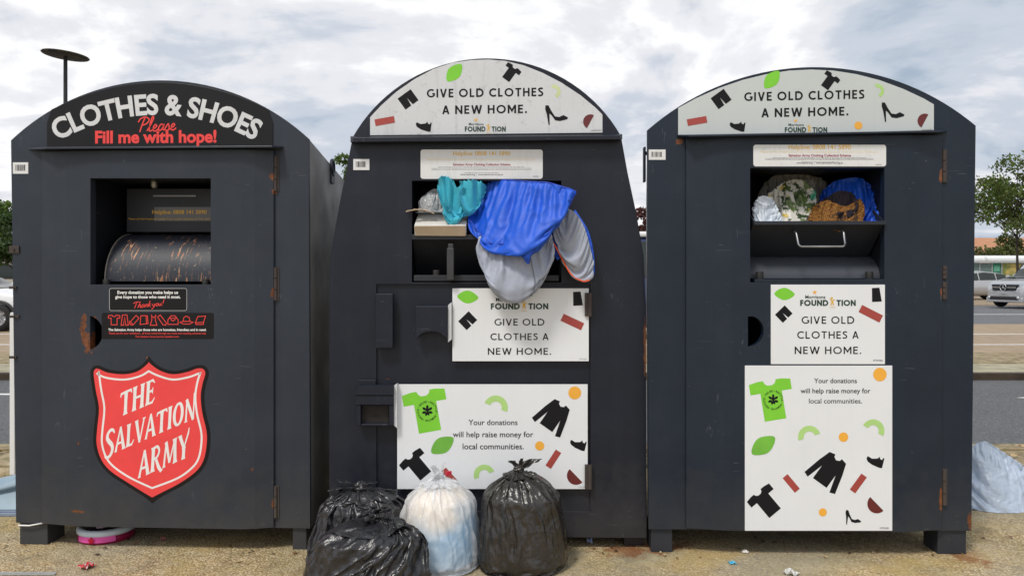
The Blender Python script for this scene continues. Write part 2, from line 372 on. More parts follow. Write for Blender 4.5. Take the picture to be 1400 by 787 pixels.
SHAPE_NAMES = {id(a): b for a, b in ((TEE, 'printed_shirt'), (SHORTS, 'printed_shorts'), (SWEATER, 'printed_sweater'), (SHOE, 'printed_shoe'), (HEEL, 'printed_high_heel'), (LEAF, 'printed_leaf'), (RECT, 'printed_bar'), (TRAP, 'printed_block'), (DISC, 'printed_disc'), (HALF, 'printed_half_disc'), (RINGARC, 'printed_arch'))}
class Ink:
    """prints and lettering laid on a flat face, given in photo pixels and carried to that face"""
    def __init__(s, to3d): s.to3d = to3d; s.mb = MB(); s.mats = []; s.k = 0; s.own = []
    def mi(s, m):
        if m not in s.mats: s.mats.append(m)
        return s.mats.index(m)
    def put(s, V, Fc, m, name=None):
        s.k += 1; lift = 0.00025 + 0.0001 * s.k if s.k < 3 else 0.0005 + 0.00007 * (s.k % 9)
        if name: s.own.append((name, MB().add([s.to3d(x, y, lift) for x, y in V], Fc), m))
        else: s.mb.add([s.to3d(x, y, lift) for x, y in V], Fc, s.mi(m))
    def poly(s, pts, m, name=None):
        s.put(pts, [tuple(t) for t in geometry.tessellate_polygon([[Vector((x, y, 0)) for x, y in pts]])], m, name)
    def shape(s, sh, cx, cy, size, rot, m, sy=1.0, name='auto'):
        if name == 'auto': name = SHAPE_NAMES.get(id(sh)) if size > 9.5 else None
        c, n = cos(R(rot)), sin(R(rot))
        s.poly([(cx + size * (x * c - y * sy * n), cy - size * (x * n + y * sy * c)) for x, y in sh], m, name)
    def line(s, pts, wd, m, closed=False): s.put(*ribbon(pts, wd, closed), m)
    def caps(s, body, x0, x1, yb, cap, m, t=.16, gap=.17, tilt=0.0):
        x = 0; st = []
        for ch in body:
            adv, g = cap_glyph(ch, t)
            st += [([(px + x, py) for px, py in P], cl) for P, cl in g]; x += adv + (gap if ch != ' ' else 0.05)
        x -= gap; k = (x1 - x0) / x
        for P, cl in st:
            V, q = ribbon(P if not cl else P[:-1], t, bool(cl))
            s.put([(x0 + a * k, yb - b * cap + tilt * a * k) for a, b in V], q, m)
    def serif(s, body, x0, y0, x1, y1, cap, m, lean=.08):
        x = 0; st = []
        for ch in body:
            adv, g = serif_glyph(ch)
            st += [([(px + x, py) for px, py in P], wd) for P, wd in g]; x += adv + .07
        k = (x1 - x0) / (x - .07); sl = (y1 - y0) / (x1 - x0)
        for P, wd in st:
            V, q = ribbon(P, wd)
            s.put([(x0 + (a + lean * b) * k, y0 + a * k * sl - b * cap) for a, b in V], q, m)
    def text(s, body, x0, x1, yb, m, bold=0.0, tilt=0.0, cap=None, spacing=1.0):
        V, Fc = font_text(body, bold, spacing); k = (x1 - x0) / max(v[0] for v in V); ky = cap / .73 if cap else k
        s.put([(x0 + x * k, yb - y * ky + tilt * x * k) for x, y in V], Fc, m)
    def bend(s, body, cx, cy, rad, a0, a1, cap, m, bold=0.0, spacing=1.0):
        """text on an arc: baseline radius rad round (cx, cy), from angle a0 to a1 (degrees, 0 = up, clockwise)"""
        V, Fc = font_text(body, bold, spacing); wmax = max(v[0] for v in V); q = []
        for x, y in V:
            a = R(a0 + (a1 - a0) * x / wmax); r = rad + y / .73 * cap
            q.append((cx + r * sin(a), cy - r * cos(a)))
        s.put(q, Fc, m)
    def script(s, strokes, x0, y0, sx, sy, wd, m, slant=0.0):
        for P in strokes:
            P = catmull(P, 6) if len(P) > 2 else P
            s.line([(x0 + (a + slant * b) * sx, y0 - b * sy) for a, b in P], wd, m)
    def build(s, name, parent):
        for nm, mb, m in s.own: mk(nm, mb, m, parent)
        return mk(name, s.mb, s.mats, parent)
# ---------------------------------------------------------------- soft things: a small position-based cloth solver
def grid_links(nu, nv, per):
    idx = np.arange(nu * nv).reshape(nv, nu); G = []
    def ad(a, b, s): G.append((a.ravel().copy(), b.ravel().copy(), s))
    def ush(k): return np.roll(idx, -k, 1) if per else idx[:, k:]
    for p in (0, 1):                                            # along u, along v, two diagonals
        a = idx[:, p::2]; b = ush(1)[:, p::2] if per else idx[:, 1 + p::2]
        n = min(a.shape[1], b.shape[1]); ad(a[:, :n], b[:, :n], 1.0)
        a = idx[p:-1:2]; b = idx[1 + p::2]; n = min(len(a), len(b)); ad(a[:n], b[:n], 1.0)
    for p in (0, 1):
        A = idx[p:-1:2]; B = idx[1 + p::2]; n = min(len(A), len(B)); A, B = A[:n], B[:n]
        if per: ad(A, np.roll(B, -1, 1), .5); ad(A, np.roll(B, 1, 1), .5)
        else: ad(A[:, :-1], B[:, 1:], .5); ad(A[:, 1:], B[:, :-1], .5)
    for p in (0, 1):                                            # bending, two cells long
        if per:
            c = np.array([i for i in range(nu) if (i // 2) % 2 == p]); ad(idx[:, c], idx[:, (c + 2) % nu], .12)
        else:
            c = np.array([i for i in range(nu - 2) if (i // 2) % 2 == p]); ad(idx[:, c], idx[:, c + 2], .12)
        r = np.array([j for j in range(nv - 2) if (j // 2) % 2 == p]); ad(idx[r], idx[r + 2], .12)
    return G
def grid_faces(nu, nv, per, off=0, flip=False):
    f = []
    for j in range(nv - 1):
        for i in range(nu if per else nu - 1):
            q = (j * nu + i, j * nu + (i + 1) % nu, (j + 1) * nu + (i + 1) % nu, (j + 1) * nu + i)
            f.append(tuple(x + off for x in (q[::-1] if flip else q)))
    return f
def solve(P, G, rests, steps, iters, grav, fix=None, press=None, quads=None, collide=None, damp=.92, weld=None, bend=1.0):
    P = P.copy(); Vl = np.zeros_like(P); dt = 1.0
    w = np.ones(len(P))
    if fix is not None: w[fix[0]] = 0.0
    GG = []
    for (a, b, s), r in zip(G, rests):
        ws = w[a] + w[b]; ws[ws == 0] = 1; GG.append((a, b, s if s > .2 else s * bend, r, (w[a] / ws)[:, None], (w[b] / ws)[:, None]))
    for st in range(steps):
        if press is not None:
            Q = P[quads]; nr = np.cross(Q[:, 2] - Q[:, 0], Q[:, 3] - Q[:, 1]) * .5
            acc = np.zeros_like(P)
            for k in range(4): np.add.at(acc, quads[:, k], nr * .25)
            Vl += acc * press
        Vl += np.array(grav); Vl *= damp; Vl[w == 0] = 0
        X = P + Vl * dt
        if fix is not None: X[fix[0]] = fix[1]
        for it in range(iters):
            for a, b, s, r, wa, wb in GG:
                d = X[b] - X[a]; ln = np.sqrt((d * d).sum(1)) + 1e-9
                c = (d * ((ln - r) / ln * s)[:, None]); X[a] += c * wa; X[b] -= c * wb
            if weld is not None:
                m = (X[weld[0]] + X[weld[1]]) * .5; X[weld[0]] = m; X[weld[1]] = m
            if collide is not None: X = collide(X)
            if fix is not None: X[fix[0]] = fix[1]
        Vl = (X - P) / dt; P = X
    return P
def rest_of(P, G, k=1.0): return [np.sqrt(((P[b] - P[a]) ** 2).sum(1)) * k for a, b, s in G]

def bag_shape(Rx, Ry, H, neck_z, neck_off=(0, 0), seed=1, slack=1.12, tail=.07, lumps=.10, neck_r=.022, nu=152, nv=100, tops=1.0, crease=.006):
    """a tied polythene sack: a tube of film gathered at the neck, slack over lumpy contents, settled by the solver"""
    g = np.random.default_rng(seed)
    tz = np.array([0, .06, .25, .45, .62, .78, .9, 1.0, 1.02]); tr = np.array([.86, .95, 1.0, .99, .93, .78, .55, .28, .0]) ; tr[5:8] *= tops
    ph = g.uniform(0, 2 * pi, (4, 3))
    def rad(th, z):
        t = np.clip(z / H, 0, 1.02); base = np.interp(t, tz, tr)
        lp = 0
        for k in range(4): lp = lp + np.sin((k + 1) * th + ph[k, 0] + 3.0 * t * np.sin(ph[k, 1])) * np.cos(4 * t + ph[k, 2]) / (k + 1.2)
        return base * (1 + lumps * lp)
    Ra = (Rx + Ry) / 2
    # meridian: bottom disc, side up to the shoulder, in to the neck, tail
    mer = [(.05, .004), (.45, .004), (.80, .004)]
    mer += [(float(np.interp(t, tz, tr)) + .02, t * H + .004) for t in np.linspace(.02, .93, 14)]
    z1 = mer[-1][1]; r1 = mer[-1][0]
    for t in np.linspace(.15, 1, 8): mer.append((r1 + (neck_r / Ra - r1) * (t ** .8), z1 + (neck_z - z1) * t ** 1.2))
    kneck = len(mer) - 1
    for t in (.35, .7, 1.0): mer.append((neck_r / Ra * (1 + 2.2 * t), neck_z + tail * t))
    mer = np.array(mer); sl = np.concatenate([[0], np.cumsum(np.hypot(np.diff(mer[:, 0] * Ra), np.diff(mer[:, 1])))])
    ss = np.linspace(0, sl[-1], nv); mr = np.interp(ss, sl, mer[:, 0]); mz = np.interp(ss, sl, mer[:, 1])
    jn = int(np.argmin(abs(ss - sl[kneck])))
    th = np.arange(nu) / nu * 2 * pi; TH, MR = np.meshgrid(th, mr); MZ = np.repeat(mz[:, None], nu, 1)
    up = np.clip((MZ - .25 * H) / (neck_z - .25 * H), 0, 1)
    pl = sum(np.sin(k * TH + g.uniform(0, 6.28)) / 5 for k in (9, 13, 17, 22, 29, 37))
    rr = MR * (1 + (.03 + .28 * up ** 1.5) * pl + .012 * g.standard_normal(MR.shape))
    cx = neck_off[0] * up ** 1.6; cy = neck_off[1] * up ** 1.6
    P = np.stack([cx + rr * np.cos(TH) * Rx, cy + rr * np.sin(TH) * Ry, MZ + .006 * g.standard_normal(MR.shape)], -1).reshape(-1, 3)
    P0 = np.stack([cx + MR * np.cos(TH) * Rx, cy + MR * np.sin(TH) * Ry, MZ], -1).reshape(-1, 3)
    G = grid_links(nu, nv, True); rests = rest_of(P0, G, 1.0)
    circ = 2 * pi * Ra * slack
    out = []
    for (a, b, s), r in zip(G, rests):
        ja, jb = a // nu, b // nu; same = ja == jb
        du = np.minimum((b - a) % nu, (a - b) % nu) * 1.0
        lu = circ / nu * np.where(mz[ja] > .012, 1.0, np.minimum(1.0, mr[ja] / 1.0)) * np.where(du > nu / 2, 1, np.minimum(du, 2))
        dv = abs(ss[jb] - ss[ja]) * 1.04
        l = np.where(same, lu, np.hypot(np.where(a % nu == b % nu, 0, circ / nu * np.where(mz[ja] > .012, 1., np.minimum(1., mr[ja]))), dv))
        n = g.standard_normal(len(a)) * .02
        out.append(l * (1 + n))
    ring = np.arange(nu) + jn * nu; ring2 = np.concatenate([ring - nu, ring, ring + nu])
    cn = np.array([neck_off[0], neck_off[1], neck_z])
    def collide(X):
        x, y, z = X[:, 0], X[:, 1], X[:, 2]
        t = np.arctan2(y / Ry, x / Rx); rho = np.hypot(x / Rx, y / Ry) + 1e-6
        rb = rad(t, z); ins = (rho < rb) & (z < H * .99) & (z > .012)
        f = np.where(ins, 1 + (rb / rho - 1) * .6, 1.0); X[:, 0] = x * f; X[:, 1] = y * f
        # dome of the contents
        rb2 = rho; tt = np.interp(np.clip(rb2, 0, 1), tr[::-1][:7], tz[::-1][:7]) * H
        X[:, 2] = np.maximum(X[:, 2], .003)
        d = X[ring2] - cn; dr = np.hypot(d[:, 0], d[:, 1]) + 1e-9; k = np.minimum(1, neck_r / dr)
        X[ring2, 0] = cn[0] + d[:, 0] * k; X[ring2, 1] = cn[1] + d[:, 1] * k
        X[ring2, 2] = X[ring2, 2] * .5 + .5 * np.clip(X[ring2, 2], neck_z - .01, neck_z + .01)
        return X
    P = solve(P, G, out, 34, 6, (0, 0, -.0006), collide=collide, damp=.85, bend=.6)
    # crisp creases: radial near the knot, crumpled lower down
    X = P.reshape(nv, nu, 3); du = np.roll(X, -1, 1) - np.roll(X, 1, 1); dv = np.gradient(X, axis=0)
    nr = np.cross(du, dv); nr /= np.linalg.norm(nr, axis=2, keepdims=True) + 1e-9
    D = np.zeros((nv, nu)); so = seed * 3.7
    for j in range(nv):
        t = j / nv; fr = 3.2 + 2.2 * t; mer_f = 5.5 - 3.6 * min(1, max(0, t - .45) * 2.6)
        for i in range(nu):
            a = th[i]; q = Vector((cos(a) * fr + so, sin(a) * fr, t * mer_f * 1.6 + .35 * sin(3 * a + 5 * t)))
            q2 = q * 2.3 + Vector((5, 1, 2))
            D[j, i] = (.5 - min(1, abs(noise.noise(q)) * 2.6) ** .7) + .5 * (.5 - min(1, abs(noise.noise(q2)) * 2.6) ** .7)
    fade = np.clip(np.minimum((np.arange(nv) / nv - .14) * 8, (jn + 3 - np.arange(nv)) / 14), 0.0, 1)[:, None]
    X = X + nr * (D * fade * crease)[:, :, None]; X[:, :, 2] = np.maximum(X[:, :, 2], .003)
    P = X.reshape(-1, 3)
    return P, grid_faces(nu, nv, True), nu, nv
def film_bag(name, mat, parent, P, Fc, nu, nv):
    mb = MB(); mb.add(P, Fc, 0, True); mb.add(P[:nu], [tuple(range(nu))[::-1]], 0, True)
    return mk(name, mb, mat, parent, sub=1)
def coons(edges, n, m):
    """four 3D polylines: bottom (l->r), right (b->t), top (l->r), left (b->t)"""
    def rs(p, k):
        p = np.array(catmull(p, 8) if len(p) > 2 else p, float); s = np.concatenate([[0], np.cumsum(np.linalg.norm(np.diff(p, axis=0), axis=1))])
        return np.stack([np.interp(np.linspace(0, s[-1], k), s, p[:, c]) for c in range(3)], 1)
    b, r, t, l = rs(edges[0], n), rs(edges[1], m), rs(edges[2], n), rs(edges[3], m)
    u = np.linspace(0, 1, n)[None, :, None]; v = np.linspace(0, 1, m)[:, None, None]
    return (1 - v) * b[None] + v * t[None] + (1 - u) * l[:, None] + u * r[:, None] - ((1 - u) * (1 - v) * b[0] + u * (1 - v) * b[-1] + (1 - u) * v * t[0] + u * v * t[-1])
def cushion(edges, n=60, m=48, slack=1.1, press=2.2, steps=40, seed=3, grav=(0, 0, -.0003), thick=.012, hold='corners', noise_amp=.004, lean=(0, -1, 0)):
    """two sheets sewn round the edge and blown out: pillow, quilt end, stuffed bag"""
    g = np.random.default_rng(seed); A = coons(edges, n, m).reshape(-1, 3); K = len(A)
    u, v = np.meshgrid(np.linspace(0, 1, n), np.linspace(0, 1, m)); bl = (np.sin(pi * u) * np.sin(pi * v)).ravel()[:, None] ** .6
    ln = np.array(lean, float)
    f = A + ln * thick * bl; b = A - ln * thick * bl
    P = np.concatenate([f, b]); P += g.standard_normal(P.shape) * noise_amp * np.concatenate([bl, bl])
    wv = sum(np.sin(2 * pi * (g.uniform(-3, 3) * u + g.uniform(-3, 3) * v) + g.uniform(0, 6)) for _ in range(5)).ravel()[:, None] / 3 * bl
    P[:K] += ln * thick * .5 * wv; P[K:] -= ln * thick * .4 * wv
    G1 = grid_links(n, m, False); r1 = rest_of(A, G1, slack)
    G = [(np.concatenate([a, a + K]), np.concatenate([c, c + K]), s) for a, c, s in G1]; rs = [np.concatenate([r, r]) * (1 + .015 * g.standard_normal(2 * len(r))) for r in r1]
    ids = np.arange(K).reshape(m, n); bd = np.unique(np.concatenate([ids[0], ids[-1], ids[:, 0], ids[:, -1]]))
    ff = grid_faces(n, m, False); fb = grid_faces(n, m, False, K, True)
    quads = np.array(ff + fb)
    # make the first sheet's faces look along lean
    nrm = np.cross(A[ids[m // 2, n // 2 + 1]] - A[ids[m // 2, n // 2]], A[ids[m // 2 + 1, n // 2]] - A[ids[m // 2, n // 2]])
    sg = 1.0 if nrm.dot(ln) > 0 else -1.0
    if hold == 'corners': fx = np.array([ids[0, 0], ids[0, -1], ids[-1, 0], ids[-1, -1]])
    elif hold == 'sparse': fx = bd[:: max(1, len(bd) // 14)]; fx = np.unique(np.concatenate([fx, [ids[0, 0], ids[0, -1], ids[-1, 0], ids[-1, -1]]]))
    else: fx = bd
    fix = (np.concatenate([fx, fx + K]), np.concatenate([A[fx], A[fx]]))
    P = solve(P, G, rs, steps, 6, grav, fix=fix, press=press * sg, quads=quads, weld=(bd, bd + K), damp=.9, bend=.5)
    return P, ff + fb, K
def soft(name, P, Fc, mat, parent=None, sub=1, loc=None, mats_by=None):
    mb = MB(); mb.add(P, Fc, 0, True)
    if mats_by: mb.mi = mats_by
    return mk(name, mb, mat, parent, sub=sub, merge=True)

def crumple(P, Fc, amp, freq, seed, aniso=(1, 1, 1)):
    """sharp random creases along the surface normal"""
    Q = np.array(Fc); n4 = np.cross(P[Q[:, 2]] - P[Q[:, 0]], P[Q[:, 3]] - P[Q[:, 1]]); nr = np.zeros_like(P)
    for k in range(4): np.add.at(nr, Q[:, k], n4)
    nr /= np.linalg.norm(nr, axis=1, keepdims=True) + 1e-12; D = np.empty(len(P)); so = Vector((seed * 1.7, seed * .9, seed * 2.3))
    for i, p in enumerate(P):
        q = Vector((p[0] * freq * aniso[0], p[1] * freq * aniso[1], p[2] * freq * aniso[2])) + so; q += Vector((noise.noise(q * .6), noise.noise(q * .6 + Vector((7, 1, 3))), noise.noise(q * .6 + Vector((2, 8, 5))))) * .8
        D[i] = (.5 - min(1, abs(noise.noise(q)) * 2.4) ** .75) + .5 * (.5 - min(1, abs(noise.noise(q * 2.2)) * 2.4) ** .75)
    return P + nr * (D * amp)[:, None]

def border(P, n, m):
    i = np.arange(n * m).reshape(m, n); loop = np.concatenate([i[0], i[1:, -1], i[-1, -2::-1], i[-2:0:-1, 0]])
    Q = P[loop]; Q = (Q + np.roll(Q, 1, 0) + np.roll(Q, -1, 0)) / 3; return [tuple(p) for p in Q] + [tuple(Q[0])]
# ---------------------------------------------------------------- ground, road, bays
def ground_mat():
    k = NT('pebbled_concrete')
    v = k.tc.outputs['Object']
    cell = k.n.new('ShaderNodeTexVoronoi'); cell.inputs['Scale'].default_value = 105; cell.inputs['Randomness'].default_value = 1
    k.l.new(v, cell.inputs['Vector'])
    sepc = k.n.new('ShaderNodeSeparateColor'); k.l.new(cell.outputs['Color'], sepc.inputs[0])
    stone = k.ramp(sepc.outputs[0], [(0.0, (.26, .18, .095)), (.15, (.42, .31, .165)), (.4, (.53, .40, .22)), (.62, (.62, .49, .29)), (.82, (.70, .58, .38)), (1.0, (.50, .42, .29))])
    edge = k.ramp(cell.outputs['Distance'], [(0.38, 0.0), (0.66, 1.0)])
    c = k.mix(k.math('MULTIPLY', edge, .7), stone, (.22, .155, .08))
    c = k.mix(k.ramp(k.noise(2.4, 8, .62), [(.46, 0.0), (.66, .55)]), c, (.22, .19, .075))          # algae
    c = k.mix(k.ramp(k.noise(5.5, 8, .7), [(.52, 0.0), (.70, .6)]), c, (.11, .085, .05))           # dark stains
    c = k.mix(k.ramp(k.noise(3.6, 7, .7, k.vec((1.3, .9, 1))), [(.52, 0.0), (.66, .55)]), c, (.56, .46, .29))
    c = k.mix(k.ramp(k.noise(1.3, 5, .6), [(.46, 0.0), (.62, .45)]), c, (.36, .34, .27))
    c = k.mix(k.ramp(k.noise(1.7, 6, .65, k.vec((1, 1.4, 1))), [(.52, 0.0), (.66, .5)]), c, (.50, .36, .13))
    for p, r in (((.52, -.02, 0), (.16, .10, .5)), ((.66, .05, 0), (.2, .12, .5)), ((2.02, -.12, 0), (.1, .1, .5))):
        c = k.mix(k.math('MULTIPLY', k.spot(p, r, 1.2, 14), .7), c, (.20, .065, .018))
    k.set('Base Color', c); k.set('Roughness', .9); k.set('Specular IOR Level', .25)
    h = k.math('ADD', k.math('MULTIPLY', edge, -.6), k.math('MULTIPLY', k.noise(28, 4), .8))
    k.bump(h, .8, .006)
    return k.m
def asphalt_mat(name, col, sc=110):
    k = NT(name)
    s = k.voro(sc, outn='Color'); sp = k.n.new('ShaderNodeSeparateColor'); k.l.new(s, sp.inputs[0])
    c = k.ramp(sp.outputs[0], [(0, tuple(x * .55 for x in col)), (.55, col), (1, tuple(x * 2.0 for x in col))])
    c = k.mix(k.ramp(k.noise(.9, 6, .6), [(.4, 0.0), (.7, .35)]), c, tuple(x * 1.4 for x in col))
    k.set('Base Color', c); k.set('Roughness', .85); k.bump(k.noise(130, 3), .6, .006); return k.m
def paver_mat():
    k = NT('brick_pavers')
    b = k.n.new('ShaderNodeTexBrick'); b.inputs['Scale'].default_value = 1; b.inputs['Brick Width'].default_value = .22; b.inputs['Row Height'].default_value = .11
    b.inputs['Mortar Size'].default_value = .006; b.inputs['Color1'].default_value = (.29, .21, .135, 1); b.inputs['Color2'].default_value = (.38, .285, .19, 1); b.inputs['Mortar'].default_value = (.12, .10, .08, 1)
    k.l.new(k.tc.outputs['Object'], b.inputs['Vector'])
    c = k.mix(k.ramp(k.noise(.7, 6), [(.4, 0.0), (.7, .5)]), b.outputs[0], (.34, .26, .17))
    k.set('Base Color', c); k.set('Roughness', .85); return k.m
def kerb_mat():
    k = NT('mossy_kerb_stone')
    c = k.ramp(k.noise(6, 8, .65), [(.3, (.10, .075, .04)), (.5, (.27, .21, .12)), (.7, (.40, .34, .22))])
    c = k.mix(k.ramp(k.noise(14, 5, .6), [(.55, 0.0), (.65, .7)]), c, (.10, .11, .03))
    k.set('Base Color', c); k.set('Roughness', .9); k.bump(k.noise(40, 6), .6, .01); return k.m
GRD, ASP, PAV, KRB = ground_mat(), asphalt_mat('road_asphalt', (.085, .088, .092)), paver_mat(), kerb_mat()
LINE = simple('road_paint', (.62, .62, .60), .7, var=.2, nscale=14)
ASP2 = asphalt_mat('far_asphalt', (.11, .112, .118), 60)
TANP = asphalt_mat('far_paving', (.24, .18, .12), 40)
def sheet(name, x0, x1, z0, z1, h, mat, below=.02):
    """slab between two distances from the camera"""
    return tag(mk(name, MB().box(x0, x1, CAMY + z0, CAMY + z1, h - below, h), mat), kind='structure')
tag(mk('ground', MB().add([(-900, -900, -.16), (900, -900, -.16), (900, 1800, -.16), (-900, 1800, -.16)], [(0, 1, 2, 3)]), asphalt_mat('car_park_ground', (.16, .14, .11), 20)), kind='structure')
sheet('pavement', -30, 30, -20, 5.12, 0.0, GRD, .14)
sheet('verge', -30, 30, 5.24, 5.66, -.012, KRB, .12)
sheet('kerb', -30, 30, 5.12, 5.24, .012, KRB, .15)
sheet('kerb_edge', -30, 30, 5.66, 5.84, .0, KRB, .15)
sheet('road', -60, 60, 5.84, 9.98, -.085, ASP, .06)
sheet('island_kerb', -60, 60, 9.98, 10.12, .0, simple('dark_kerb', (.045, .030, .018), .8, var=.4, nscale=4), .15)  # kerb in a darker brown than the other kerbs
sheet('island_path', -60, 60, 10.12, 11.15, -.006, simple('lichen_concrete', (.32, .29, .20), .9, var=.35, nscale=5), .12)
sheet('island_verge', -60, 60, 11.15, 12.6, .006, KRB, .13)
sheet('parking_bays', -60, 60, 12.6, 20.4, -.03, PAV, .08)
sheet('far_road', -80, 80, 20.4, 33.0, -.05, ASP2, .06)
sheet('far_paving', -120, 120, 33.0, 140, -.03, TANP, .1)
sheet('bay_line', -60, 60, 14.35, 14.47, -.026, LINE, .003)
sheet('bay_line', -60, 60, 16.85, 16.97, -.026, LINE, .003)
sheet('road_line', -80, 80, 25.6, 25.8, -.046, LINE, .003)
sheet('road_line', -60, -3.5, 8.75, 8.85, -.081, LINE, .003)
a = wp(1390, 543, 8.55)
tag(mk('road_arrow', MB().prism([(a.x, a.y, -.081), (a.x + .35, a.y - .12, -.081), (a.x + .35, a.y - .04, -.081), (a.x + 1.5, a.y - .04, -.081), (a.x + 1.5, a.y + .04, -.081), (a.x + .35, a.y + .04, -.081), (a.x + .35, a.y + .12, -.081)],
    [(a.x, a.y, -.084), (a.x + .35, a.y - .12, -.084), (a.x + .35, a.y - .04, -.084), (a.x + 1.5, a.y - .04, -.084), (a.x + 1.5, a.y + .04, -.084), (a.x + .35, a.y + .04, -.084), (a.x + .35, a.y + .12, -.084)]), LINE), kind='structure')
# fallen leaves and grit on the verge
mb = MB(); g = np.random.default_rng(5)
for k in range(900):
    x = g.uniform(-8, 8); y = CAMY + g.uniform(5.2, 5.82); s = g.uniform(.012, .035); a = g.uniform(0, 6.28); t = g.uniform(-.4, .4)
    c, n = cos(a) * s, sin(a) * s; z = .004 + g.uniform(0, .012)
    mb.add([(x - c, y - n, z), (x + n * .6, y - c * .6, z + t * s), (x + c, y + n, z), (x - n * .6, y + c * .6, z - t * s + .004)], [(0, 1, 2, 3)], int(g.integers(0, 3)))
for k in range(170):
    x = g.uniform(-2.6, 2.6); y = g.choice((-.02, .08, .2)) + g.normal() * .07; s = g.uniform(.006, .016); a = g.uniform(0, 6.28); c, n = cos(a) * s, sin(a) * s; z = .003 + g.uniform(0, .004)
    mb.add([(x - c, y - n, z), (x + n * .6, y - c * .6, z + .004), (x + c, y + n, z), (x - n * .6, y + c * .6, z + .002)], [(0, 1, 2, 3)], int(g.integers(0, 3)))
tag(mk('leaf_litter', mb, [simple('dead_leaf', (.22, .11, .045), .8, var=.4), simple('pale_leaf', (.42, .30, .15), .8, var=.3), simple('dark_leaf', (.07, .045, .025), .8, var=.3)]), kind='stuff')
# loose grit on the pavement near the camera
mb = MB()
for k in range(1500):
    x = g.uniform(-2.7, 2.7); y = g.uniform(-.75, .5); s = g.uniform(.002, .006)
    o = Vector((x, y, s * .5)); q = [o + Vector((g.uniform(-1, 1), g.uniform(-1, 1), g.uniform(-.5, 1))) * s for _ in range(4)]
    mb.add(q, [(0, 1, 2), (0, 2, 3), (0, 3, 1), (1, 3, 2)], int(g.integers(0, 3)))
tag(mk('gravel', mb, [simple('grit_pale', (.55, .46, .32), .9), simple('grit_brown', (.25, .16, .08), .9), simple('grit_grey', (.30, .28, .25), .9)]), kind='stuff')
# ---------------------------------------------------------------- the three clothing banks
BLACK = simple('sticker_black', (.007, .0065, .008), .38, var=.2, spec=.3)
WHITE = simple('print_white', (.80, .80, .79), .45, var=.04)
RED = simple('print_red', (.82, .060, .062), .42, var=.06)
REDL = simple('print_bright_red', (.85, .055, .05), .45, var=.05)
SILVER = simple('reflective_letter', (.64, .65, .67), .45, var=.08)
INK = simple('print_ink', (.007, .007, .009), .55, var=.1, spec=.22)
PGREEN = simple('print_dark_green', (.006, .04, .028), .5)
GREEN = simple('print_lime', (.20, .60, .035), .45, var=.05)
GREENP = simple('print_pale_lime', (.42, .66, .22), .45, var=.05)
BRICK = simple('print_brick', (.36, .055, .045), .45, var=.05)
MAROON = simple('print_maroon', (.13, .016, .016), .45, var=.05)
AMBER = simple('print_amber', (.86, .42, .05), .45, var=.05)
GOLD = simple('print_gold', (.72, .42, .03), .5, var=.08)
GOLDP = simple('print_faded_gold', (.78, .66, .36), .5, var=.06)
GREYT = simple('print_grey', (.36, .36, .37), .5)
CRIMSON = simple('print_crimson', (.30, .02, .05), .5)
SMOKE = simple('sticker_smoke', (.13, .13, .135), .4)
RUBBER = simple('stop_rubber', (.012, .012, .012), .7)
RUSTY = paint('rusty_hinge_steel', (.055, .042, .038), rough=.7, dust=1.2)
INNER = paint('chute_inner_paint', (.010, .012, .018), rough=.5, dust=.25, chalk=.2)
def plate_mat(name, col, grime=.25, streak=.5):
    k = NT(name)
    c = k.ramp(k.noise(3, 5), [(.3, tuple(x * .95 for x in col)), (.7, col)])
    st = k.noise(1, 6, .7, k.vec((30, 30, 2.2)))
    c = k.mix(k.math('MULTIPLY', k.ramp(st, [(.52, 0.0), (.74, 1.0)]), streak), c, (.32, .33, .33))
    sp = k.noise(24, 7, .75)
    c = k.mix(k.math('MULTIPLY', k.ramp(sp, [(.56, 0.0), (.70, 1.0)]), grime), c, (.24, .24, .22))
    k.set('Base Color', c); k.set('Roughness', k.ramp(k.noise(6, 3), [(.3, .33), (.7, .5)])); return k.m
PLATE = plate_mat('sign_plate', (.78, .80, .83), .05, .05)
PLATED = plate_mat('weathered_sign_plate', (.64, .66, .69), .5, .4)
PLATEG = plate_mat('grey_sign_plate', (.56, .60, .60), .06, .08)
LABELW = plate_mat('label_vinyl', (.74, .75, .76), .2, .2)

def cut(o, mb):
    """take a solid away from a mesh"""
    c = mk('cutter', mb, [], o.parent)
    m = o.modifiers.new('cut', 'BOOLEAN'); m.operation = 'DIFFERENCE'; m.object = c; m.solver = 'EXACT'
    bpy.context.view_layer.update()
    me = bpy.data.meshes.new_from_object(o.evaluated_get(bpy.context.evaluated_depsgraph_get()))
    o.modifiers.remove(m); old = o.data; o.data = me; me.name = old.name
    bpy.data.meshes.remove(old); cm = c.data; bpy.data.objects.remove(c); bpy.data.meshes.remove(cm)
def soften(o, wd=.003, ang=35):
    b = o.modifiers.new('edge', 'BEVEL'); b.width = wd; b.segments = 2; b.limit_method = 'ANGLE'; b.angle_limit = R(ang)

